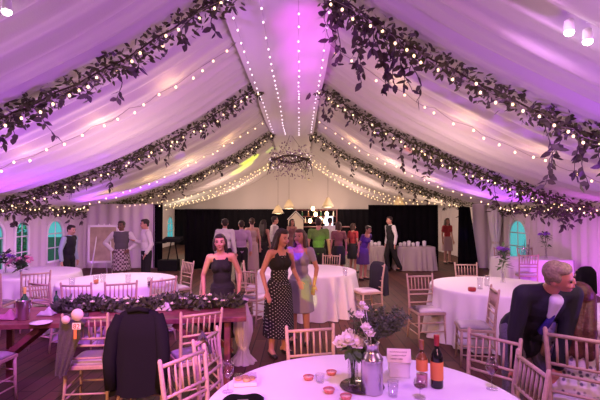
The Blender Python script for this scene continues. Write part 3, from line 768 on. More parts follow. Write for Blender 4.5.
# bottles
p = at(437, 387, ZT); r = thing('wine_bottle', 'dark red wine bottle with a red capsule and orange label on the front table', 'bottle', p, 0, 'wine bottles on the front table'); bottle(r, .32, .038, M['wine'], M['orange_label'], M['capsule'])
p = at(422, 386, ZT); r = thing('wine_bottle', 'half empty amber wine bottle with an orange label beside the dark one', 'bottle', p, 0, 'wine bottles on the front table'); bottle(r, .285, .035, M['glass'], None, M['amber'])
MB().lathe([(.031, .006), (.0335, .012), (.0335, .075), (.002, .076)], seg=24, closed=False).build('pink_wine', mat('pink_wine', (.60, .28, .30), .2), r)
MB().lathe([(.0352, .10), (.0362, .105), (.0362, .165), (.0352, .17)], seg=24, closed=False).build('paper_label', M['orange_label'], r)
MB().lathe([(.034, .172), (.030, .185), (.018, .205), (.0165, .21)], seg=24, closed=False).build('amber_shoulder', M['amber'], r)
def wine_glass(p, label, fill=0, h=.185, group='wine glasses'):
    r = thing('wine_glass', label, 'glass', p, 0, group)
    MB().lathe([(.002, 0), (.034, .001), (.034, .003), (.006, .008), (.004, .02), (.004, h * .42), (.012, h * .46), (.034, h * .62), (.038, h * .75), (.031, h), (.0295, h), (.036, h * .75), (.032, h * .63), (.010, h * .48), (.002, h * .475)], seg=24, closed=False).build('goblet', M['glass'], r); g = r.children[0]
    if fill: MB().lathe([(.002, h * .48), (.009, h * .485), (.031, h * .632), (.0345, h * (.63 + fill)), (.002, h * (.63 + fill))], seg=20, closed=False).build('wine', M['wine_red'], g)
    return r
wine_glass(at(492, 389, ZT), 'wine glass with a little red wine at the right of the front table', .11)
wine_glass(at(222, 394, ZT) + V((.03, .03, 0)), 'empty wine glass at the left edge of the front table')
r = wine_glass(at(420, 398, ZT), 'short wine glass with red dregs just before the amber bottle', .03, .11)
def tumbler(p, label, h=.09, rr=.033, group='tumblers', fill=None):
    r = thing('glass_tumbler', label, 'glass', p, 0, group)
    MB().lathe([(.002, 0), (rr * .85, 0), (rr, h), (rr * .93, h), (rr * .8, .008), (.002, .008)], seg=20, closed=False).build('tumbler', M['glass'], r)
    if fill: MB().lathe([(.002, .009), (rr * .78, .009), (rr * .86, h * .5), (.002, h * .5)], seg=16, closed=False).build('drink', fill, r)
    return r
tumbler(at(320, 382, ZT), 'small clear tumbler among the pink candle cups', .05, .03)
tumbler(at(393, 396, ZT), 'clear tumbler in front of the white card box')
for (px, py, l) in ((308.5, 379.5, 'the one farthest left'), (331.5, 374.5, 'the one farthest back, left of the vase'), (329, 392.5, 'the one in front of the small tumbler'), (346, 399, 'the one nearest us, beside the dark plate')):
    r = thing('candle_cup', 'rose pink candle cup on the front table, ' + l, 'candle', at(px, py, ZT), 0, 'pink candle cups')
    MB().lathe([(.002, 0), (.026, 0), (.036, .022), (.034, .024), (.024, .004), (.002, .004)], seg=20, closed=False).build('cup', M['votive'], r)
    MB().lathe([(.002, .005), (.022, .005), (.029, .019), (.002, .0195)], seg=16, closed=False).build('wax', M['votive_wax'], r)
    MB().tube([(0, 0, .018), (.001, 0, .027)], .0012, 5).build('wick', M['ink'], r)
p = at(245, 384, ZT)
r = thing('pastry_tray', 'clear plastic tray of pastries at the left of the front table', 'food tray', p, .15)
MB().box((0, 0, .014), (.15, .11, .026)).build('tray', M['pinkpaper'], r, smooth=False, bevel=.006)
for k, (x, y) in enumerate(((-.04, .0), (.0, .02), (.04, -.005), (.01, -.03))): MB().ball((x, y, .036), (.026, .022, .014)).build('pastry', M['pastry'], r)
MB().box((.004, 0, .052), (.14, .10, .004)).build('lid', M['plastic'], r, smooth=False)
p = at(243, 403, ZT)
b = MB(); b.grid(lambda i, j: V(((i - .5) * .24, (j - .5) * .12, .002 + .042 * (1 - abs(2 * i - 1) ** 3) ** .6 * (1 - abs(2 * j - 1) ** 3) ** .6 * (1 + .15 * math.sin(9 * i)))), 26, 14)
r = thing('clutch_bag', 'black soft clutch bag lying on the front edge of the front table', 'bag', p, .1); b.build('bag_body', M['jacket'], r, thick=.004)
MB().tube([(-.03, -.045, .035), (.03, -.045, .036)], .004, 6).build('clasp', M['steel'], r)

# ------------------------------------------------------------------ things on the other tables
def posy(p, label, h, petal, r_=.09, nfl=7, vase_h=.2, cat='vase of flowers', leafm='green', nlf=40):
    r = thing('flower_vase', label, cat, p, 0, 'flower vases on the tables')
    MB().lathe([(.035, 0), (.04, .004), (.022, vase_h * .4), (.022, vase_h * .8), (.032, vase_h), (.027, vase_h), (.018, vase_h * .7), (.002, .01)], seg=20, closed=False).build('vase', M['glass'], r)
    st = MB(); lf = MB()
    for k in range(nfl):
        a, q = rnd(0, 2 * PI), r_ * math.sqrt(random.random()); e = V((q * math.cos(a), q * math.sin(a), h - .4 * q + rnd(-.05, .03)))
        b = MB(); rose(b, e, rnd(.03, .045), V((e.x * 3, e.y * 3, .7)).normalized()); b.build('flower', petal, r)
        st.tube([(0, 0, .012), (0, 0, vase_h), e], .003, 5)
    for k in range(nlf):
        a = rnd(0, 2 * PI); lf.leaf((.03 * math.cos(a), .03 * math.sin(a), rnd(vase_h, h)), (math.cos(a), math.sin(a), rnd(-.6, .8)), (0, 0, 1), rnd(.08, .16), .05)
    st.build('flower_stems', M['green'], r); lf.build('leaves', M[leafm], r)
posy(at(503, 283, ZT), 'tall vase of purple and white flowers on the right round table', .55, M['petal_purple'], .08, 6, .22)
posy(V((-4.72, 7.35, ZT)), 'bowl of pink blooms on the round table by the left windows', .34, M['petal_pink'], .20, 14, .12, leafm='runner_leaf', nlf=90)
posy(V((-5.25, 7.75, ZT)), 'small vase of dark blooms at the left edge of the frame', .36, M['petal_purple'], .15, 7, .16, leafm='runner_leaf', nlf=60)
posy(V((5.75, 10.15, ZT)), 'tall vase of dark purple flowers on the long table by the right wall', .62, M['petal_purple'], .16, 8, .26)
for k, (x, y) in enumerate(((5.20, 10.1), (5.36, 10.2))):
    r = thing('glass_decanter', 'glass carafe on the long table by the right wall, %s' % ('left one' if k == 0 else 'right one'), 'carafe', (x, y, ZT), 0, 'glass carafes')
    MB().lathe([(.05, 0), (.06, .01), (.06, .18), (.03, .27), (.035, .33), (.03, .33), (.025, .27), (.05, .17), (.002, .012)], seg=20, closed=False).build('carafe', M['glass'], r)
    MB().tube([(0, 0, .02), (.02, 0, .3), (.05, .02, .45)], .006, 5).build('twig', M['stem'], r)
tumbler(at(480, 289, ZT), 'tall clear tumbler left of the vase on the right round table', .16, .04)
tumbler(at(487, 286, ZT), 'tall clear tumbler nearest the vase on the right round table', .16, .04)
o = MB().lathe([(.002, 0), (.05, 0), (.055, .03), (.05, .05), (.002, .05)], seg=20, closed=False).build('dark_dish', M['capsule']); o.location = at(472, 291, ZT); tag(o, 'small dark dish on the right round table', 'dish')
for k, (px, py, l, f) in enumerate(((72, 283, 'farthest left on the table before the waistcoated man', None), (96, 280, 'holding an orange drink', mat('orange_juice', (.8, .3, .03), .3)), (103, 278, 'beside the orange drink', None), (150, 282, 'before the man in a white shirt', M['wine_red']), (128, 279, 'in the middle of the table before the waistcoated man', None))):
    tumbler(at(px, py + 4, ZT), 'glass tumbler ' + l, .13, .042, 'tumblers', f)
napkin(at(160, 287, ZT), 'folded white napkin on the table before the man in a white shirt', M['cloth'], 2.0)
tumbler(at(345, 276, ZT), 'clear glass on the middle round table', .14, .04)

# ------------------------------------------------------------------ left wall: framed board on an easel, glimpsed door and the stand
r = thing('framed_board', 'gold toned framed board on a white easel between the window and the waistcoated man', 'framed board', (-5.62, 12.4, 0), .1)
MB().box((0, 0, .93), (.74, .03, .96)).build('board', M['mirror'], r, smooth=False)
fr = MB()
for s in (-1, 1): fr.box((s * .39, 0, .93), (.06, .05, 1.08)); fr.box((0, 0, .93 + s * .51), (.84, .05, .06))
fr.build('frame', M['white_metal'], r, smooth=False)
for (x, y) in ((-.3, -.12), (.3, -.12), (0, .35)): MB().tube([(x, y, 0), (x * .5, .04, 1.5)], .018, 8).build('leg', M['white_metal'], r)
r = thing('music_desk', 'black mixing desk on stands in the open doorway', 'mixing desk', (-3.98, 13.6, 0), 0)
MB().box((0, 0, .98), (.55, .4, .10), Matrix.Rotation(.15, 3, 'X')).build('desk_top', M['jacket'], r, smooth=False, bevel=.01)
for s in (-1, 1):
    MB().tube([(s * .22, 0, 0), (s * .05, 0, .95)], .02, 8).build('leg', M['jacket'], r)
MB().box((-.38, .0, .88), (.3, .25, .03)).build('side_shelf', M['jacket'], r, smooth=False)
MB().box((-.15, .1, .17), (.6, .4, .34)).build('equipment_case', M['jacket'], r, smooth=False, bevel=.01)
# white window drape on the right
r = thing('window_drape', 'white gathered drape hanging beside the right window', 'curtain', (6.28, 13.95, 0))
MB().lathe([(.20, .004), (.17, .3), (.11, .75), (.08, .85), (.13, 1.1), (.19, 1.6), (.22, 1.95)], seg=60, wob=lambda a, z: .025 * math.sin(11 * a + z)).build('drape_cloth', M['cloth'], r)
MB().lathe([(.085, .81), (.10, .83), (.10, .88), (.085, .9)], seg=24, closed=False).build('tie', M['chiffon'], r)
# buffet things
for k in range(9):
    x = [3.2, 3.32, 3.46, 3.6, 3.74, 2.3, 2.42, 2.54, 3.95][k]; y = 13.8 if k != 5 else 13.95
    y = 13.95 if x < 3 else 13.8
    o = MB().lathe([(.04, 0), (.055, .03), (.06, .10 + .03 * (k % 3)), (.02, .12 + .03 * (k % 3)), (.002, .125 + .03 * (k % 3))], seg=14).build('coffee_cup', M['cloth']); o.location = (x, y, ZT)
    tag(o, 'small white cup on the %s buffet table' % ('wider' if x > 3 else 'narrow'), 'cup', 'white cups on the buffet')
# bar: counter, hut, shelf, bottles and lamps
r = thing('bar_counter', 'dark bar counter under the glowing bottles at the far end', 'bar', (.9, 21.6, 0))
MB().box((0, 0, .55), (3.0, .5, 1.06)).build('counter_front', M['jacket'], r, smooth=False); MB().box((0, -.02, 1.10), (3.1, .62, .05)).build('counter_top', M['trestle'], r, smooth=False)
r = thing('bar_shelf', 'back shelf of the bar with glowing lamps', 'shelf', (.9, 23.6, 0))
for z in (1.25, 1.6, 1.95): MB().box((0, 0, z), (2.2, .25, .03)).build('shelf_board', M['trestle'], r, smooth=False)
for s in (-1, 1): MB().box((s * 1.1, 0, 1.0), (.05, .25, 2.0)).build('side_panel', M['trestle'], r, smooth=False)
for k in range(12):
    q = thing('spirit_bottle', 'bottle on the glowing back shelf of the bar', 'bottle', (-.05 + .17 * k, 23.6, 1.266 + .35 * (k % 2)), 0, 'bottles on the bar shelf')
    bottle(q, .28, .04, [M['amber'], M['green_glass'], M['cream_card']][k % 3], None, M['cream_card'])
for k, (x, z) in enumerate(((.55, 1.36), (.85, 1.72), (1.1, 1.45), (1.45, 1.75), (1.35, 1.34), (.7, 2.02))):
    q = thing('bar_lamp', 'small glowing lamp among the bottles of the bar', 'lamp', (x, 23.42, 0), 0, 'glowing lamps of the bar')
    MB().ball((0, 0, z), (.10, .07, .12)).build('lamp_globe', M['bar_glow'], q); MB().tube([(0, .12, z), (0, 0, z)], .012, 6).build('bracket', M['steel'], q)
q = thing('bar_screen', 'bright bluish screen beside the bar', 'screen', (1.35, 20.2, 0), 0)
MB().box((0, 0, 1.38), (.36, .04, .52)).build('screen_panel', M['led_blue'], q, smooth=False); MB().tube([(0, .04, 0), (0, .04, 1.2)], .02, 8).build('stand', M['jacket'], q)
r = thing('bar_hut', 'pale gabled hut front between the dancers and the bar', 'hut', (-.2, 20.6, 0))
g = MB(); g._add([V((x, y, z)) for y in (-.15, .15) for (x, z) in ((-.36, 0), (.36, 0), (.36, 1.45), (0, 1.82), (-.36, 1.45))], [(0, 1, 2, 3, 4), (9, 8, 7, 6, 5), (0, 5, 6, 1), (1, 6, 7, 2), (2, 7, 8, 3), (3, 8, 9, 4), (4, 9, 5, 0)])
g.build('hut_body', M['cream_card'], r, smooth=False)
for s in (-1, 1): MB().box((s * .2, 0, 1.68), (.56, .4, .04), Matrix.Rotation(s * .8, 3, 'Y')).build('roof_board', M['white_metal'], r, smooth=False)

# ------------------------------------------------------------------ people
to_apply = []
def remesh(o, vox, sm=3):
    md = o.modifiers.new('r', 'REMESH'); md.mode = 'VOXEL'; md.voxel_size = vox; md.use_smooth_shade = True
    s = o.modifiers.new('s', 'SMOOTH'); s.iterations = sm; s.factor = .5
    to_apply.append(o); return o
ARM_DOWN = ((.255, .03, 1.13), (.265, -.04, .88))
def person(label, x, y, rot, h=1.72, female=False, skinm='skin_light', hair='short', hairm='hair_dark', outfit=(), lean=(0, 0), head=(0, 0), arms=(None, None), absarms=None, legs=None, vox=.012, zoff=0, hs=1.0, group=None):
    """outfit: list of (kind, material). lean: forward, sideways degrees. head: yaw, pitch degrees. Faces -Y before rot."""
    k = h / 1.75
    root = thing('person', label, 'person', (x, y, zoff), math.radians(rot), group)
    RL = Matrix.Rotation(math.radians(lean[0]), 3, 'X') @ Matrix.Rotation(math.radians(lean[1]), 3, 'Y')
    piv = V((0, 0, .95))
    def U(p): return (piv + RL @ (V(p) - piv)) * k
    def Lo(p): return V(p) * k
    RH = RL @ Matrix.Rotation(math.radians(head[0]), 3, 'Z') @ Matrix.Rotation(math.radians(head[1]), 3, 'X')
    nb = V((0, .005, 1.49)); 
    hc = piv + RL @ (nb - piv) + (RL.lerp(RH, .5) if hasattr(RL, 'lerp') else RH) @ V((0, -.025, .14))
    def Hd(p): return (hc + RH @ (V(p) * hs)) * k
    sw, hw = (.165, .095) if female else (.195, .088)
    A = []
    for s, a in zip((-1, 1), arms):
        sh = U((s * sw, .0, 1.42)); e, w = a if a else ARM_DOWN
        if a: e, w = U((s * e[0], e[1], e[2])), U((s * w[0], w[1], w[2]))
        else: e, w = U((s * (sw + .06), .03, 1.14)), U((s * (sw + .075), -.04, .89))
        if absarms: e, w = [Lo((s * q[0], q[1], q[2])) for q in absarms[0 if s < 0 else 1]]
        A.append((s, sh, e, w))
    G = []
    for i, s in enumerate((-1, 1)):
        if legs: kn, an = legs[i]
        else: kn, an = (s * .10, -.015, .50), (s * .105, .03, .08)
        G.append((s, Lo((s * hw, 0, .92)), Lo(kn), Lo(an), Lo(V(an) + V((s * .03, -.15, -.045)))))
    def torso(b, g):
        if female:
            b.ball(Lo((0, .01, .95)), [(q + g) * k for q in (.168, .115, .13)]); b.ball(U((0, 0, 1.12)), [(q + g) * k for q in (.122, .09, .15)], RL)
            b.ball(U((0, .005, 1.30)), [(q + g) * k for q in (.142, .098, .165)], RL)
            for s in (-1, 1): b.ball(U((s * .065, -.064, 1.28)), (.056 + g) * k)
        else:
            b.ball(Lo((0, 0, .95)), [(q + g) * k for q in (.155, .115, .12)]); b.ball(U((0, -.01, 1.12)), [(q + g) * k for q in (.148, .108, .16)], RL)
            b.ball(U((0, 0, 1.30)), [(q + g) * k for q in (.172, .115, .18)], RL)
        b.caps(U((-sw + .02, .01, 1.415)), (.056 + g) * k, U((sw - .02, .01, 1.415)), (.056 + g) * k)
    def arm(b, a, g, part=1.0, cuff=0):
        s, sh, e, w = a
        f = .86 if female else 1
        b.caps(sh, (.056 * f + g) * k, e, (.041 * f + g) * k)
        if part > 0: b.caps(e, (.041 * f + g) * k, e.lerp(w, part), (.030 * f + g + cuff) * k)
    def leg(b, l, g, part=1.0, flare=0):
        s, hp_, kn, an, toe = l
        b.caps(hp_, (.088 + g) * k, kn, (.060 + g + flare * .5) * k)
        b.caps(kn, (.060 + g + flare * .5) * k, kn.lerp(an, part), (.038 + g + flare) * k)
    # body
    b = MB(); torso(b, 0)
    b.caps(U((0, .015, 1.44)), .062 * k, Hd((0, .02, -.06)), .050 * k)
    b.ball(Hd((0, .008, .012)), [q * k * hs for q in (.076, .094, .106)], RH, 16, 12)
    b.ball(Hd((0, -.030, -.055)), [q * k * hs for q in (.054, .058, .058)], RH)
    b.ball(Hd((0, -.062, -.088)), .024 * k * hs)
    b.caps(Hd((0, -.086, .012)), .009 * k * hs, Hd((0, -.099, -.020)), .012 * k * hs)
    for s in (-1, 1): b.ball(Hd((s * .077, .012, -.008)), [q * k * hs for q in (.012, .02, .032)], RH)
    for s in (-1, 1): b.ball(Hd((s * .034, -.072, -.028)), .024 * k * hs)
    for a in A:
        arm(b, a, 0); s, sh, e, w = a
        d = (w - e).normalized(); side = d.cross(V((0, -1, 0)) if abs(d.y) < .8 else V((0, 0, 1))).normalized(); nrm = side.cross(d)
        pc = w + d * .05 * k
        R = Matrix((side, nrm, d)).transposed()
        b.ball(pc, [q * k for q in (.038, .018, .052)], R)
        for f, (o_, L) in enumerate(((-.028, .062), (-.010, .074), (.009, .069), (.027, .054))):
            r0 = pc + (side * o_ + d * .038) * k; r1 = r0 + (d * L * .55 - nrm * s * .006) * k; r2 = r1 + (d * L * .42 - nrm * .022) * k
            b.caps(r0, .0095 * k, r1, .0088 * k); b.caps(r1, .0088 * k, r2, .007 * k)
        t0 = pc + (side * -.03 * s - d * .02) * k; t1 = t0 + (side * -.025 * s + d * .035) * k; t2 = t1 + (side * -.004 * s + d * .028) * k
        b.caps(t0, .012 * k, t1, .010 * k); b.caps(t1, .010 * k, t2, .008 * k)
    for l in G:
        leg(b, l, 0); b.caps(l[3], .040 * k, l[4], .030 * k); b.ball(l[3].lerp(l[4], -.2) - V((0, 0, .02)), .04 * k)
    body = b.build('body', M[skinm], root); remesh(body, vox)
    # face
    for s in (-1, 1): MB().ball(Hd((s * .032, -.083, .010)), [q * k * hs for q in (.012, .008, .007)], RH, 8, 6).build('eye', M['eye'], body)
    MB().tube([Hd((-.024, -.086, -.052)), Hd((0, -.094, -.055)), Hd((.024, -.086, -.052))], [.004 * hs, .008 * hs, .004 * hs], 6).build('lips', M['lips'], body)
    for s in (-1, 1): MB().tube([Hd((s * .016, -.090, .030)), Hd((s * .034, -.088, .036)), Hd((s * .052, -.076, .030))], [.004, .005, .003], 5).build('eyebrow', M[hairm], body)
    # hair
    b = MB()
    b.ball(Hd((0, .034, .040)), [q * k * hs for q in (.085, .090, .086)], RH, 16, 10)
    b.ball(Hd((0, -.012, .088)), [q * k * hs for q in (.064, .068, .038)], RH)
    for s in (-1, 1): b.ball(Hd((s * .070, .012, .035)), [q * k * hs for q in (.016, .045, .045)], RH)
    if hair == 'long':
        for s in (-1, 0, 1):
            b.caps(Hd((s * .055, .045, .02)), .052 * k * hs, U((s * .075, .075, 1.40)), .052 * k); b.caps(U((s * .075, .075, 1.40)), .056 * k, U((s * .075, .09, 1.22)), .040 * k)
            if s: b.caps(Hd((s * .074, .0, .02)), .026 * k * hs, Hd((s * .088, .01, -.14)), .030 * k)
    elif hair == 'bob':
        for s in (-1, 1): b.caps(Hd((s * .070, .02, .02)), .034 * k * hs, Hd((s * .078, .03, -.10)), .030 * k)
        b.caps(Hd((0, .05, 0)), .07 * k * hs, Hd((0, .06, -.09)), .055 * k)
    elif hair == 'bun':
        b.ball(Hd((0, .11, .05)), .045 * k * hs); b.ball(Hd((0, .05, -.02)), .065 * k * hs)
    else:
        b.ball(Hd((0, .055, -.02)), [q * k * hs for q in (.068, .052, .06)], RH)
    remesh(b.build('hair', M[hairm], root), vox * .8, 2)
    # clothes
    for kind, mm in outfit:
        b = MB(); nm = kind
        if kind == 'shirt':
            torso(b, .012); [arm(b, a, .012, .93, .004) for a in A]; b.caps(U((0, .012, 1.455)), .068 * k, U((0, .008, 1.475)), .066 * k)
        elif kind == 'tee' or kind == 'top':
            torso(b, .010); [arm(b, (a[0], a[1], a[1].lerp(a[2], .6), a[3]), .014, 0) for a in A]
        elif kind == 'jacket':
            torso(b, .018); [arm(b, a, .016, .92, .006) for a in A]
            b.ball(Lo((0, .01, .92)), [q * k for q in (.19, .15, .17)]); b.ball(Lo((0, .02, .84)), [q * k for q in (.185, .15, .15)])
        elif kind == 'waistcoat':
            torso(b, .020)
        elif kind == 'trousers':
            b.ball(Lo((0, 0, .95)), [q * k for q in (.172, .13, .12)]); [leg(b, l, .018, .97, .016) for l in G]
        elif kind == 'kilt':
            b.lathe([(.165 * k, 1.06 * k), (.185 * k, .95 * k), (.235 * k, .55 * k), (.1 * k, .55 * k)], (0, 0, 0), 24); nm = 'kilt'
        elif kind == 'knee_dress' or kind == 'midi_dress' or kind == 'sleeved_dress':
            g = .010
            b.ball(Lo((0, .01, .96)), [(q + g) * k for q in (.172, .122, .14)]); b.ball(U((0, 0, 1.12)), [(q + g) * k for q in (.125, .094, .16)], RL)
            b.ball(U((0, .005, 1.28)), [(q + g) * k for q in (.144, .102, .15)], RL)
            for s in (-1, 1): b.ball(U((s * .065, -.064, 1.28)), (.060 + g) * k); b.caps(U((s * .075, -.06, 1.33)), .026 * k, U((s * .10, .0, 1.455)), .022 * k); b.caps(U((s * .075, .07, 1.33)), .026 * k, U((s * .10, .0, 1.455)), .022 * k)
            hem = .28 if kind == 'midi_dress' else .50
            b.lathe([(.03, 1.0 * k), (.17 * k, .99 * k), (.185 * k, .88 * k), (.20 * k, .65 * k), (.215 * k, hem * k), (.04, hem * k)], (0, .01, 0), 24, wob=lambda a, z: .012 * max(0, (1 - z)) * math.sin(8 * a))
            if kind == 'sleeved_dress': [arm(b, (a[0], a[1], a[1].lerp(a[2], .5), a[3]), .014, 0) for a in A]
            nm = 'dress'
        elif kind == 'skirt':
            b.lathe([(.03, 1.05 * k), (.15 * k, 1.04 * k), (.19 * k, .90 * k), (.21 * k, .5 * k), (.03, .5 * k)], (0, .01, 0), 24)
        elif kind == 'bodice':
            for s in (-1, 1): b.ball(U((s * .065, -.064, 1.28)), .074 * k); b.caps(U((s * .075, -.06, 1.33)), .04 * k, U((s * .07, .02, 1.47)), .032 * k); b.caps(U((s * .075, .06, 1.33)), .04 * k, U((s * .07, .02, 1.47)), .032 * k)
            b.ball(U((0, .005, 1.27)), [q * k for q in (.160, .118, .16)], RL)
        elif kind == 'tie':
            b.caps(U((0, -.118, 1.44)), .018 * k, U((0, -.145, 1.30)), .025 * k); b.caps(U((0, -.145, 1.30)), .025 * k, U((0, -.15, 1.15)), .03 * k)
        elif kind == 'shirt_front':
            b.caps(U((0, -.085, 1.47)), .05 * k, U((0, -.13, 1.33)), .03 * k); nm = 'shirt_collar'
        elif kind == 'lap':
            b.ball(Lo((0, .0, .95)), [q * k for q in (.20, .15, .14)]); nm = 'skirt'
            for l in G: b.caps(l[1], .125 * k, l[2], .10 * k)
            b.caps(G[0][1].lerp(G[1][1], .5), .12 * k, G[0][2].lerp(G[1][2], .5), .09 * k)
        if kind == 'tie' and vox > .009: pass
        remesh(b.build(nm, M[mm], root), vox, 3 if kind != 'trousers' else 4)
    for l in G:
        b = MB(); b.caps(l[3] - V((0, 0, .035 * k)), .044 * k, l[4], .036 * k); b.ball(l[3] + V((0, .03, -.04)) * k, .040 * k)
        remesh(b.build('shoe', M['shoe'], root), vox, 2)
    return root

# near people
person('woman in a black and white polka dot dress with a dark halter top, dark hair', -.27, 5.6, 35, 1.63, True, 'skin_warm', 'long', 'hair_dark', [('midi_dress', 'polka'), ('bodice', 'black_lace')], (4, 0), (10, 10), vox=.009,
       arms=(((.25, .05, 1.15), (.24, -.08, .92)), ((.25, .03, 1.16), (.19, -.2, 1.05))))
person('woman in a lavender grey dress beside the polka dot dress', .0, 6.1, -18, 1.60, True, 'skin_warm', 'long', 'hair_brown', [('sleeved_dress', 'lavender_dress')], (0, 0), (-5, 0), vox=.009,
       arms=(((.24, -.02, 1.17), (.14, -.24, 1.20)), ((.26, .03, 1.16), (.24, -.05, .92))))
person('smiling dark haired woman in a black dress behind the trestle table', -1.0, 5.62, 5, 1.56, True, 'skin_warm', 'bob', 'hair_dark', [('midi_dress', 'black_lace')], (3, -3), (0, 0), vox=.009,
       arms=(((.27, .03, 1.16), (.26, -.06, .93)), ((.26, .03, 1.16), (.24, -.08, .92))))
# man bending to the right, and the seated woman
person('grey haired man in a dark jacket and blue tie, bending towards the seated woman', 1.79, 3.50, 3, 1.70, False, 'skin_ruddy', 'short', 'hair_grey', [('trousers', 'grey_check'), ('jacket', 'navy_wool'), ('shirt_front', 'white_shirt'), ('tie', 'navy_tie')],
       (46, 0), (46, -22), vox=.009, hs=.97, absarms=(((.215, -.26, .98), (.18, -.20, .70)), ((.15, -.30, .96), (.10, -.28, .72))), legs=(((-.12, -.06, .50), (-.14, .02, .08)), ((.22, -.04, .50), (.28, .05, .08))))
person('seated woman with long auburn hair in a floral dress, at the right edge', 2.05, 3.22, 142, 1.68, True, 'skin_light', 'long', 'hair_auburn', [('tee', 'floral'), ('lap', 'floral')], (6, 0), (35, 0), vox=.009, zoff=-.37, hs=1.05,
       arms=(((.24, -.04, 1.17), (.16, -.26, 1.06)), ((.24, -.04, 1.17), (.16, -.26, 1.06))), legs=(((-.11, -.40, .97), (-.12, -.42, .48)), ((.11, -.40, .97), (.12, -.42, .48))))

# left group
ST = {}
def px(px_, d): return (px_ - 300) * d / F
person('man in a pale blue shirt and black jacket in profile by the green window', px(69, 9.5), 9.5, 80, 1.56, False, 'skin_light', 'short', 'hair_dark', [('trousers', 'black_wool_trousers'), ('shirt', 'blue_shirt'), ('waistcoat', 'navy_wool')], (4, 0), (0, 10), vox=.012)
person('man in a grey waistcoat and tartan kilt, hands on hips', px(122, 10.0), 10.0, 10, 1.64, False, 'skin_dark', 'short', 'hair_dark', [('kilt', 'tartan'), ('shirt', 'white_shirt'), ('waistcoat', 'grey_wool')], (0, 0), (-20, 5),
       arms=(((.40, .06, 1.20), (.20, -.03, 1.02)), ((.34, .05, 1.16), (.2, -.12, 1.05))))
person('man in a white shirt and dark trousers talking to the man in a waistcoat', px(147, 10.0), 10.0, -55, 1.68, False, 'skin_warm', 'short', 'hair_dark', [('trousers', 'black_wool_trousers'), ('shirt', 'white_shirt')], (2, 0), (-10, 6),
       arms=(((.25, .0, 1.16), (.12, -.24, 1.24)), ((.26, .05, 1.15), (.24, -.08, .95))))
# the crowd on the dance floor
person('man with his back turned in a bright white shirt behind the woman in black', px(225, 10.6), 10.6, 165, 1.68, False, 'skin_warm', 'short', 'hair_dark', [('trousers', 'black_wool_trousers'), ('shirt', 'white_shirt')], (0, 0), (25, 0), group=None)
person('man with his back turned in a lilac shirt and dark trousers', px(241.5, 11.3), 11.3, 200, 1.62, False, 'skin_warm', 'short', 'hair_dark', [('trousers', 'black_wool_trousers'), ('shirt', 'lilac_shirt')])
person('woman in a pale brownish dress beside the lilac shirt', px(252, 12.0), 12.0, 190, 1.68, True, 'skin_light', 'bun', 'hair_brown', [('midi_dress', 'pale_dress')])
person('dark clothed person between the pale dress and the white shirt', px(263.5, 12.3), 12.3, 150, 1.62, True, 'skin_warm', 'long', 'hair_dark', [('midi_dress', 'black_lace')])
person('man in a pale shirt behind the polka dot dress, turned right', px(274.5, 12.6), 12.6, 110, 1.72, False, 'skin_warm', 'short', 'hair_dark', [('trousers', 'black_wool_trousers'), ('shirt', 'white_shirt')])
person('dark haired woman before the pale gabled hut', px(292, 15), 15.0, 30, 1.60, True, 'skin_warm', 'long', 'hair_dark', [('midi_dress', 'mauve_top')])
person('man in a green lit tee shirt before the bar', px(318.5, 10.5), 10.5, 170, 1.70, False, 'skin_warm', 'short', 'hair_dark', [('trousers', 'black_wool_trousers'), ('tee', 'green_lit_tee')])
person('man in a white shirt beside the bar screen', px(330, 14), 14.0, 150, 1.66, False, 'skin_warm', 'short', 'hair_dark', [('trousers', 'black_wool_trousers'), ('shirt', 'white_shirt')])
person('woman in a mauve top and dark skirt standing right of the bar', px(338.5, 11.6), 11.6, 190, 1.58, True, 'skin_warm', 'bob', 'hair_brown', [('skirt', 'black_lace'), ('top', 'mauve_top')])
person('person in a red top before the left end of the wide black curtain', px(353, 13.2), 13.2, 130, 1.50, True, 'skin_warm', 'bob', 'hair_brown', [('skirt', 'black_lace'), ('top', 'red_top')])
person('woman in a purple dress bending before the wide black curtain', px(363, 11.8), 11.8, 40, 1.50, True, 'skin_warm', 'bun', 'hair_dark', [('sleeved_dress', 'purple_dress')], (18, 0))
person('waiter in a white shirt and dark waistcoat walking past the buffet', px(391, 13.4), 13.4, -70, 1.70, False, 'skin_warm', 'short', 'hair_dark', [('trousers', 'black_wool_trousers'), ('shirt', 'white_shirt'), ('waistcoat', 'black_lace')], (4, 0),
       legs=(((-.10, -.12, .51), (-.10, -.05, .09)), ((.10, .06, .50), (.10, .26, .12))))
person('person in a red top in the gap between the black curtains', px(447, 15.5), 15.5, 20, 1.62, True, 'skin_light', 'long', 'hair_brown', [('skirt', 'pale_dress'), ('top', 'red_top')])
# skirt of the seated woman
dg = bpy.context.evaluated_depsgraph_get()
for o in to_apply:
    me = bpy.data.meshes.new_from_object(o.evaluated_get(dg)); o.modifiers.clear(); o.data = me
    for p in me.polygons: p.use_smooth = True

# ------------------------------------------------------------------ light
def aim(o, t): o.rotation_euler = (V(t) - o.location).to_track_quat('-Z', 'Y').to_euler()
def spot(loc, tgt, col, w, ang, blend=.5, rad=.08, name='spot'):
    l = bpy.data.lights.new(name, 'SPOT'); l.color = col; l.energy = w; l.spot_size = math.radians(ang); l.spot_blend = blend; l.shadow_soft_size = rad
    o = bpy.data.objects.new(name, l); C.objects.link(o); o.location = loc; aim(o, tgt); return o
def point(loc, col, w, rad=.15, name='fairy_glow'):
    l = bpy.data.lights.new(name, 'POINT'); l.color = col; l.energy = w; l.shadow_soft_size = rad
    o = bpy.data.objects.new(name, l); C.objects.link(o); o.location = loc; return o
PUR, MAG, WARM, LIL = (.45, .07, 1.0), (.75, .10, 1.0), (1, .64, .44), (.85, .38, 1.0)
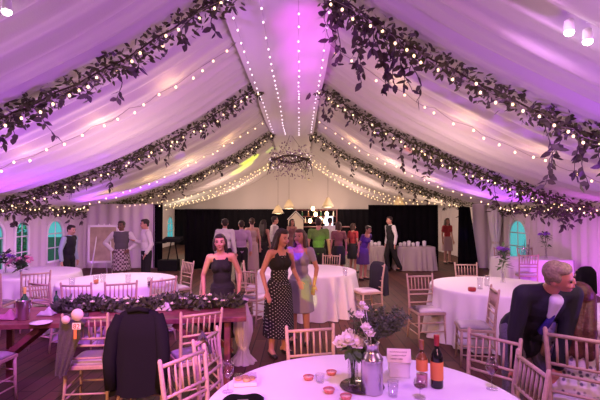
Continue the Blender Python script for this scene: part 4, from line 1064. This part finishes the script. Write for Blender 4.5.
# warm glow of the strings of lights, bay by bay
for y, e in ((2.6, 30), (7.3, 56), (12.0, 66), (17.5, 95), (22, 80)):
    for u in (-2.5, 2.5): point((XC + u, y, 2.0), (1, .68, .58), e, .5)
for s_ in (-1, 1):
    for u in (1.6, 2.7, 3.8, 5.0):
        for y in (6.5, 11.8): point((XC + s_ * u, y, zroof(u) - .42), (1, .6, .28), 3.2, .05)
# purple LED uplighters along the walls
for (x, y, tx, ty, tz, w, a) in ((-6.5, 4.6, -4.4, 4.4, 3.0, 760, 84), (-6.5, 7.6, -5.0, 7.6, 2.6, 620, 80), (6.0, 2.6, 2.9, 3.9, 3.5, 1000, 80), (6.0, 6.6, 4.9, 6.8, 2.5, 110, 80), (-6.3, 12.6, -4.6, 12.2, 2.7, 620, 80), (5.9, 11.8, 4.6, 11.2, 2.6, 420, 75)):
    spot((x, y, .2), (tx, ty, tz), PUR, w, a, .8, .1, 'uplighter')
spot((5.2, 8.0, .25), (6.5, 9.6, 1.2), MAG, 170, 120, .9, .1, 'uplighter')
spot((-5.4, 10.0, .25), (-6.9, 11.2, 1.2), (.8, .3, 1), 90, 130, .9, .1, 'uplighter')
for (ty, e, a) in ((5.9, 560, 20), (6.9, 800, 17), (8.1, 1000, 14), (9.8, 1300, 11)): spot((.3, 3.6, 1.9), (XC + .36, ty, 4.42), (.8, .05, 1), e, a, 1, .03, 'ridge_beam')
# lilac wash over the tables from the ridge
spot((.6, 1.2, 4.2), (.4, 2.7, .7), (.56, .18, 1), 420, 62, .7, .15, 'table_wash')
spot((1.6, 3.0, 3.6), (3.2, 6.8, .7), LIL, 330, 66, .8, .15, 'table_wash')
spot((-1.0, 3.0, 3.9), (-2.9, 6.8, .7), (.8, .28, 1), 520, 64, .8, .15, 'table_wash')
spot((-.6, 1.0, 4.2), (-2.4, 3.6, .3), (.62, .10, 1), 1000, 66, .8, .15, 'table_wash')
spot((0, 5.5, 4.1), (.2, 8.5, .6), (1, .42, .75), 300, 64, .8, .15, 'table_wash')
# unseen orange and pink fill spots added behind the camera
spot((-2.2, -1.8, 2.9), (-.9, 3.6, .5), (1, .42, .12), 1300, 34, .7, .2, 'warm_fill')
spot((1.5, -2.5, 3.2), (.6, 8, .8), (1, .36, .52), 420, 60, .8, .3, 'warm_fill')
# disco beams
for (tx, ty, tz, col, w, a) in ((-2.0, 17.0, 3.7, (.75, 1, 0), 2600, 9), (-1.0, 17.4, 4.3, (.6, 1, .05), 1200, 4)): spot((2.8, 12.6, 2.3), (tx, ty, tz), col, w, a, .15, .01, 'disco_beam')
for (qx, qy, d, col, w, a) in ((295, 249, 5.9, (.2, 0, 1), 900, 2.0), (311, 287, 5.9, (.7, 1, .05), 260, 2.6), (207, 262, 5.6, (.8, 1, .2), 160, 2.2), (345, 250, 11.4, (.2, 0, 1), 500, 2.0), (364, 245, 11.6, (.2, 0, 1), 500, 2.0), (463, 234, 14.1, (.2, .05, 1), 900, 1.4), (322, 246, 10.4, (.4, 1, .05), 500, 2.4), (526, 273, 9.7, (.3, 0, 1), 300, 2), (558, 308, 3.0, (.3, .1, 1), 60, 2.6)):
    spot((.5, -1.5, 3.3), ((qx - 300) * d / F, d, CAMZ - (qy - 212) * d / F), col, w * 4.5, a, .2, .01, 'disco_beam')
for (qx, qy, tz, col) in ((100, 158, 0, (.3, 0, 1)), (379, 133, 0, (.4, .1, 1)), (397, 163, 0, (.35, .05, 1)), (408, 149, 0, (1, .05, .05)), (178, 155, 0, (.3, 0, 1))):
    for k in range(1, 400):
        d = k * .05; x = (qx - 300) * d / F; z = CAMZ - (qy - 212) * d / F
        if abs(x - XC) > 6.8 or z > zroof(abs(x - XC)) - .1: break
    spot((.2, 6.5, 2.4), (x, d, z), col, 500, 2.6, .2, .01, 'disco_beam')
point((.9, 22.6, 1.9), WARM, 40, .2, 'bar_glow'); point((-5.3, 20, 1.7), (1, .85, .6), 40, .3, 'stage_glow'); point((5.0, 16.5, 1.7), (1, .7, .5), 25, .3, 'gap_glow')
point((xl - 2.2, 12.4, 2.2), (.2, 1, .5), 60, .2, 'bush_fill')  # unseen green fill added outside to light the bush
w = bpy.data.worlds.new('dusk'); sc.world = w; w.use_nodes = True
w.node_tree.nodes['Background'].inputs['Color'].default_value = (.12, .55, .60, 1); w.node_tree.nodes['Background'].inputs['Strength'].default_value = .9

# ------------------------------------------------------------------ camera
cam = bpy.data.cameras.new('camera'); co = bpy.data.objects.new('camera', cam); C.objects.link(co)
cam.sensor_width = 36; cam.lens = F / 600 * 36; cam.clip_end = 200; cam.clip_start = .05
co.location = (0, 0, CAMZ); co.rotation_euler = (PI / 2 + PITCH, 0, 0)
sc.camera = co
sc.view_settings.view_transform = 'Standard'; sc.view_settings.look = 'None'; sc.view_settings.gamma = 1; sc.view_settings.use_curve_mapping = False
sc.view_settings.exposure = .17
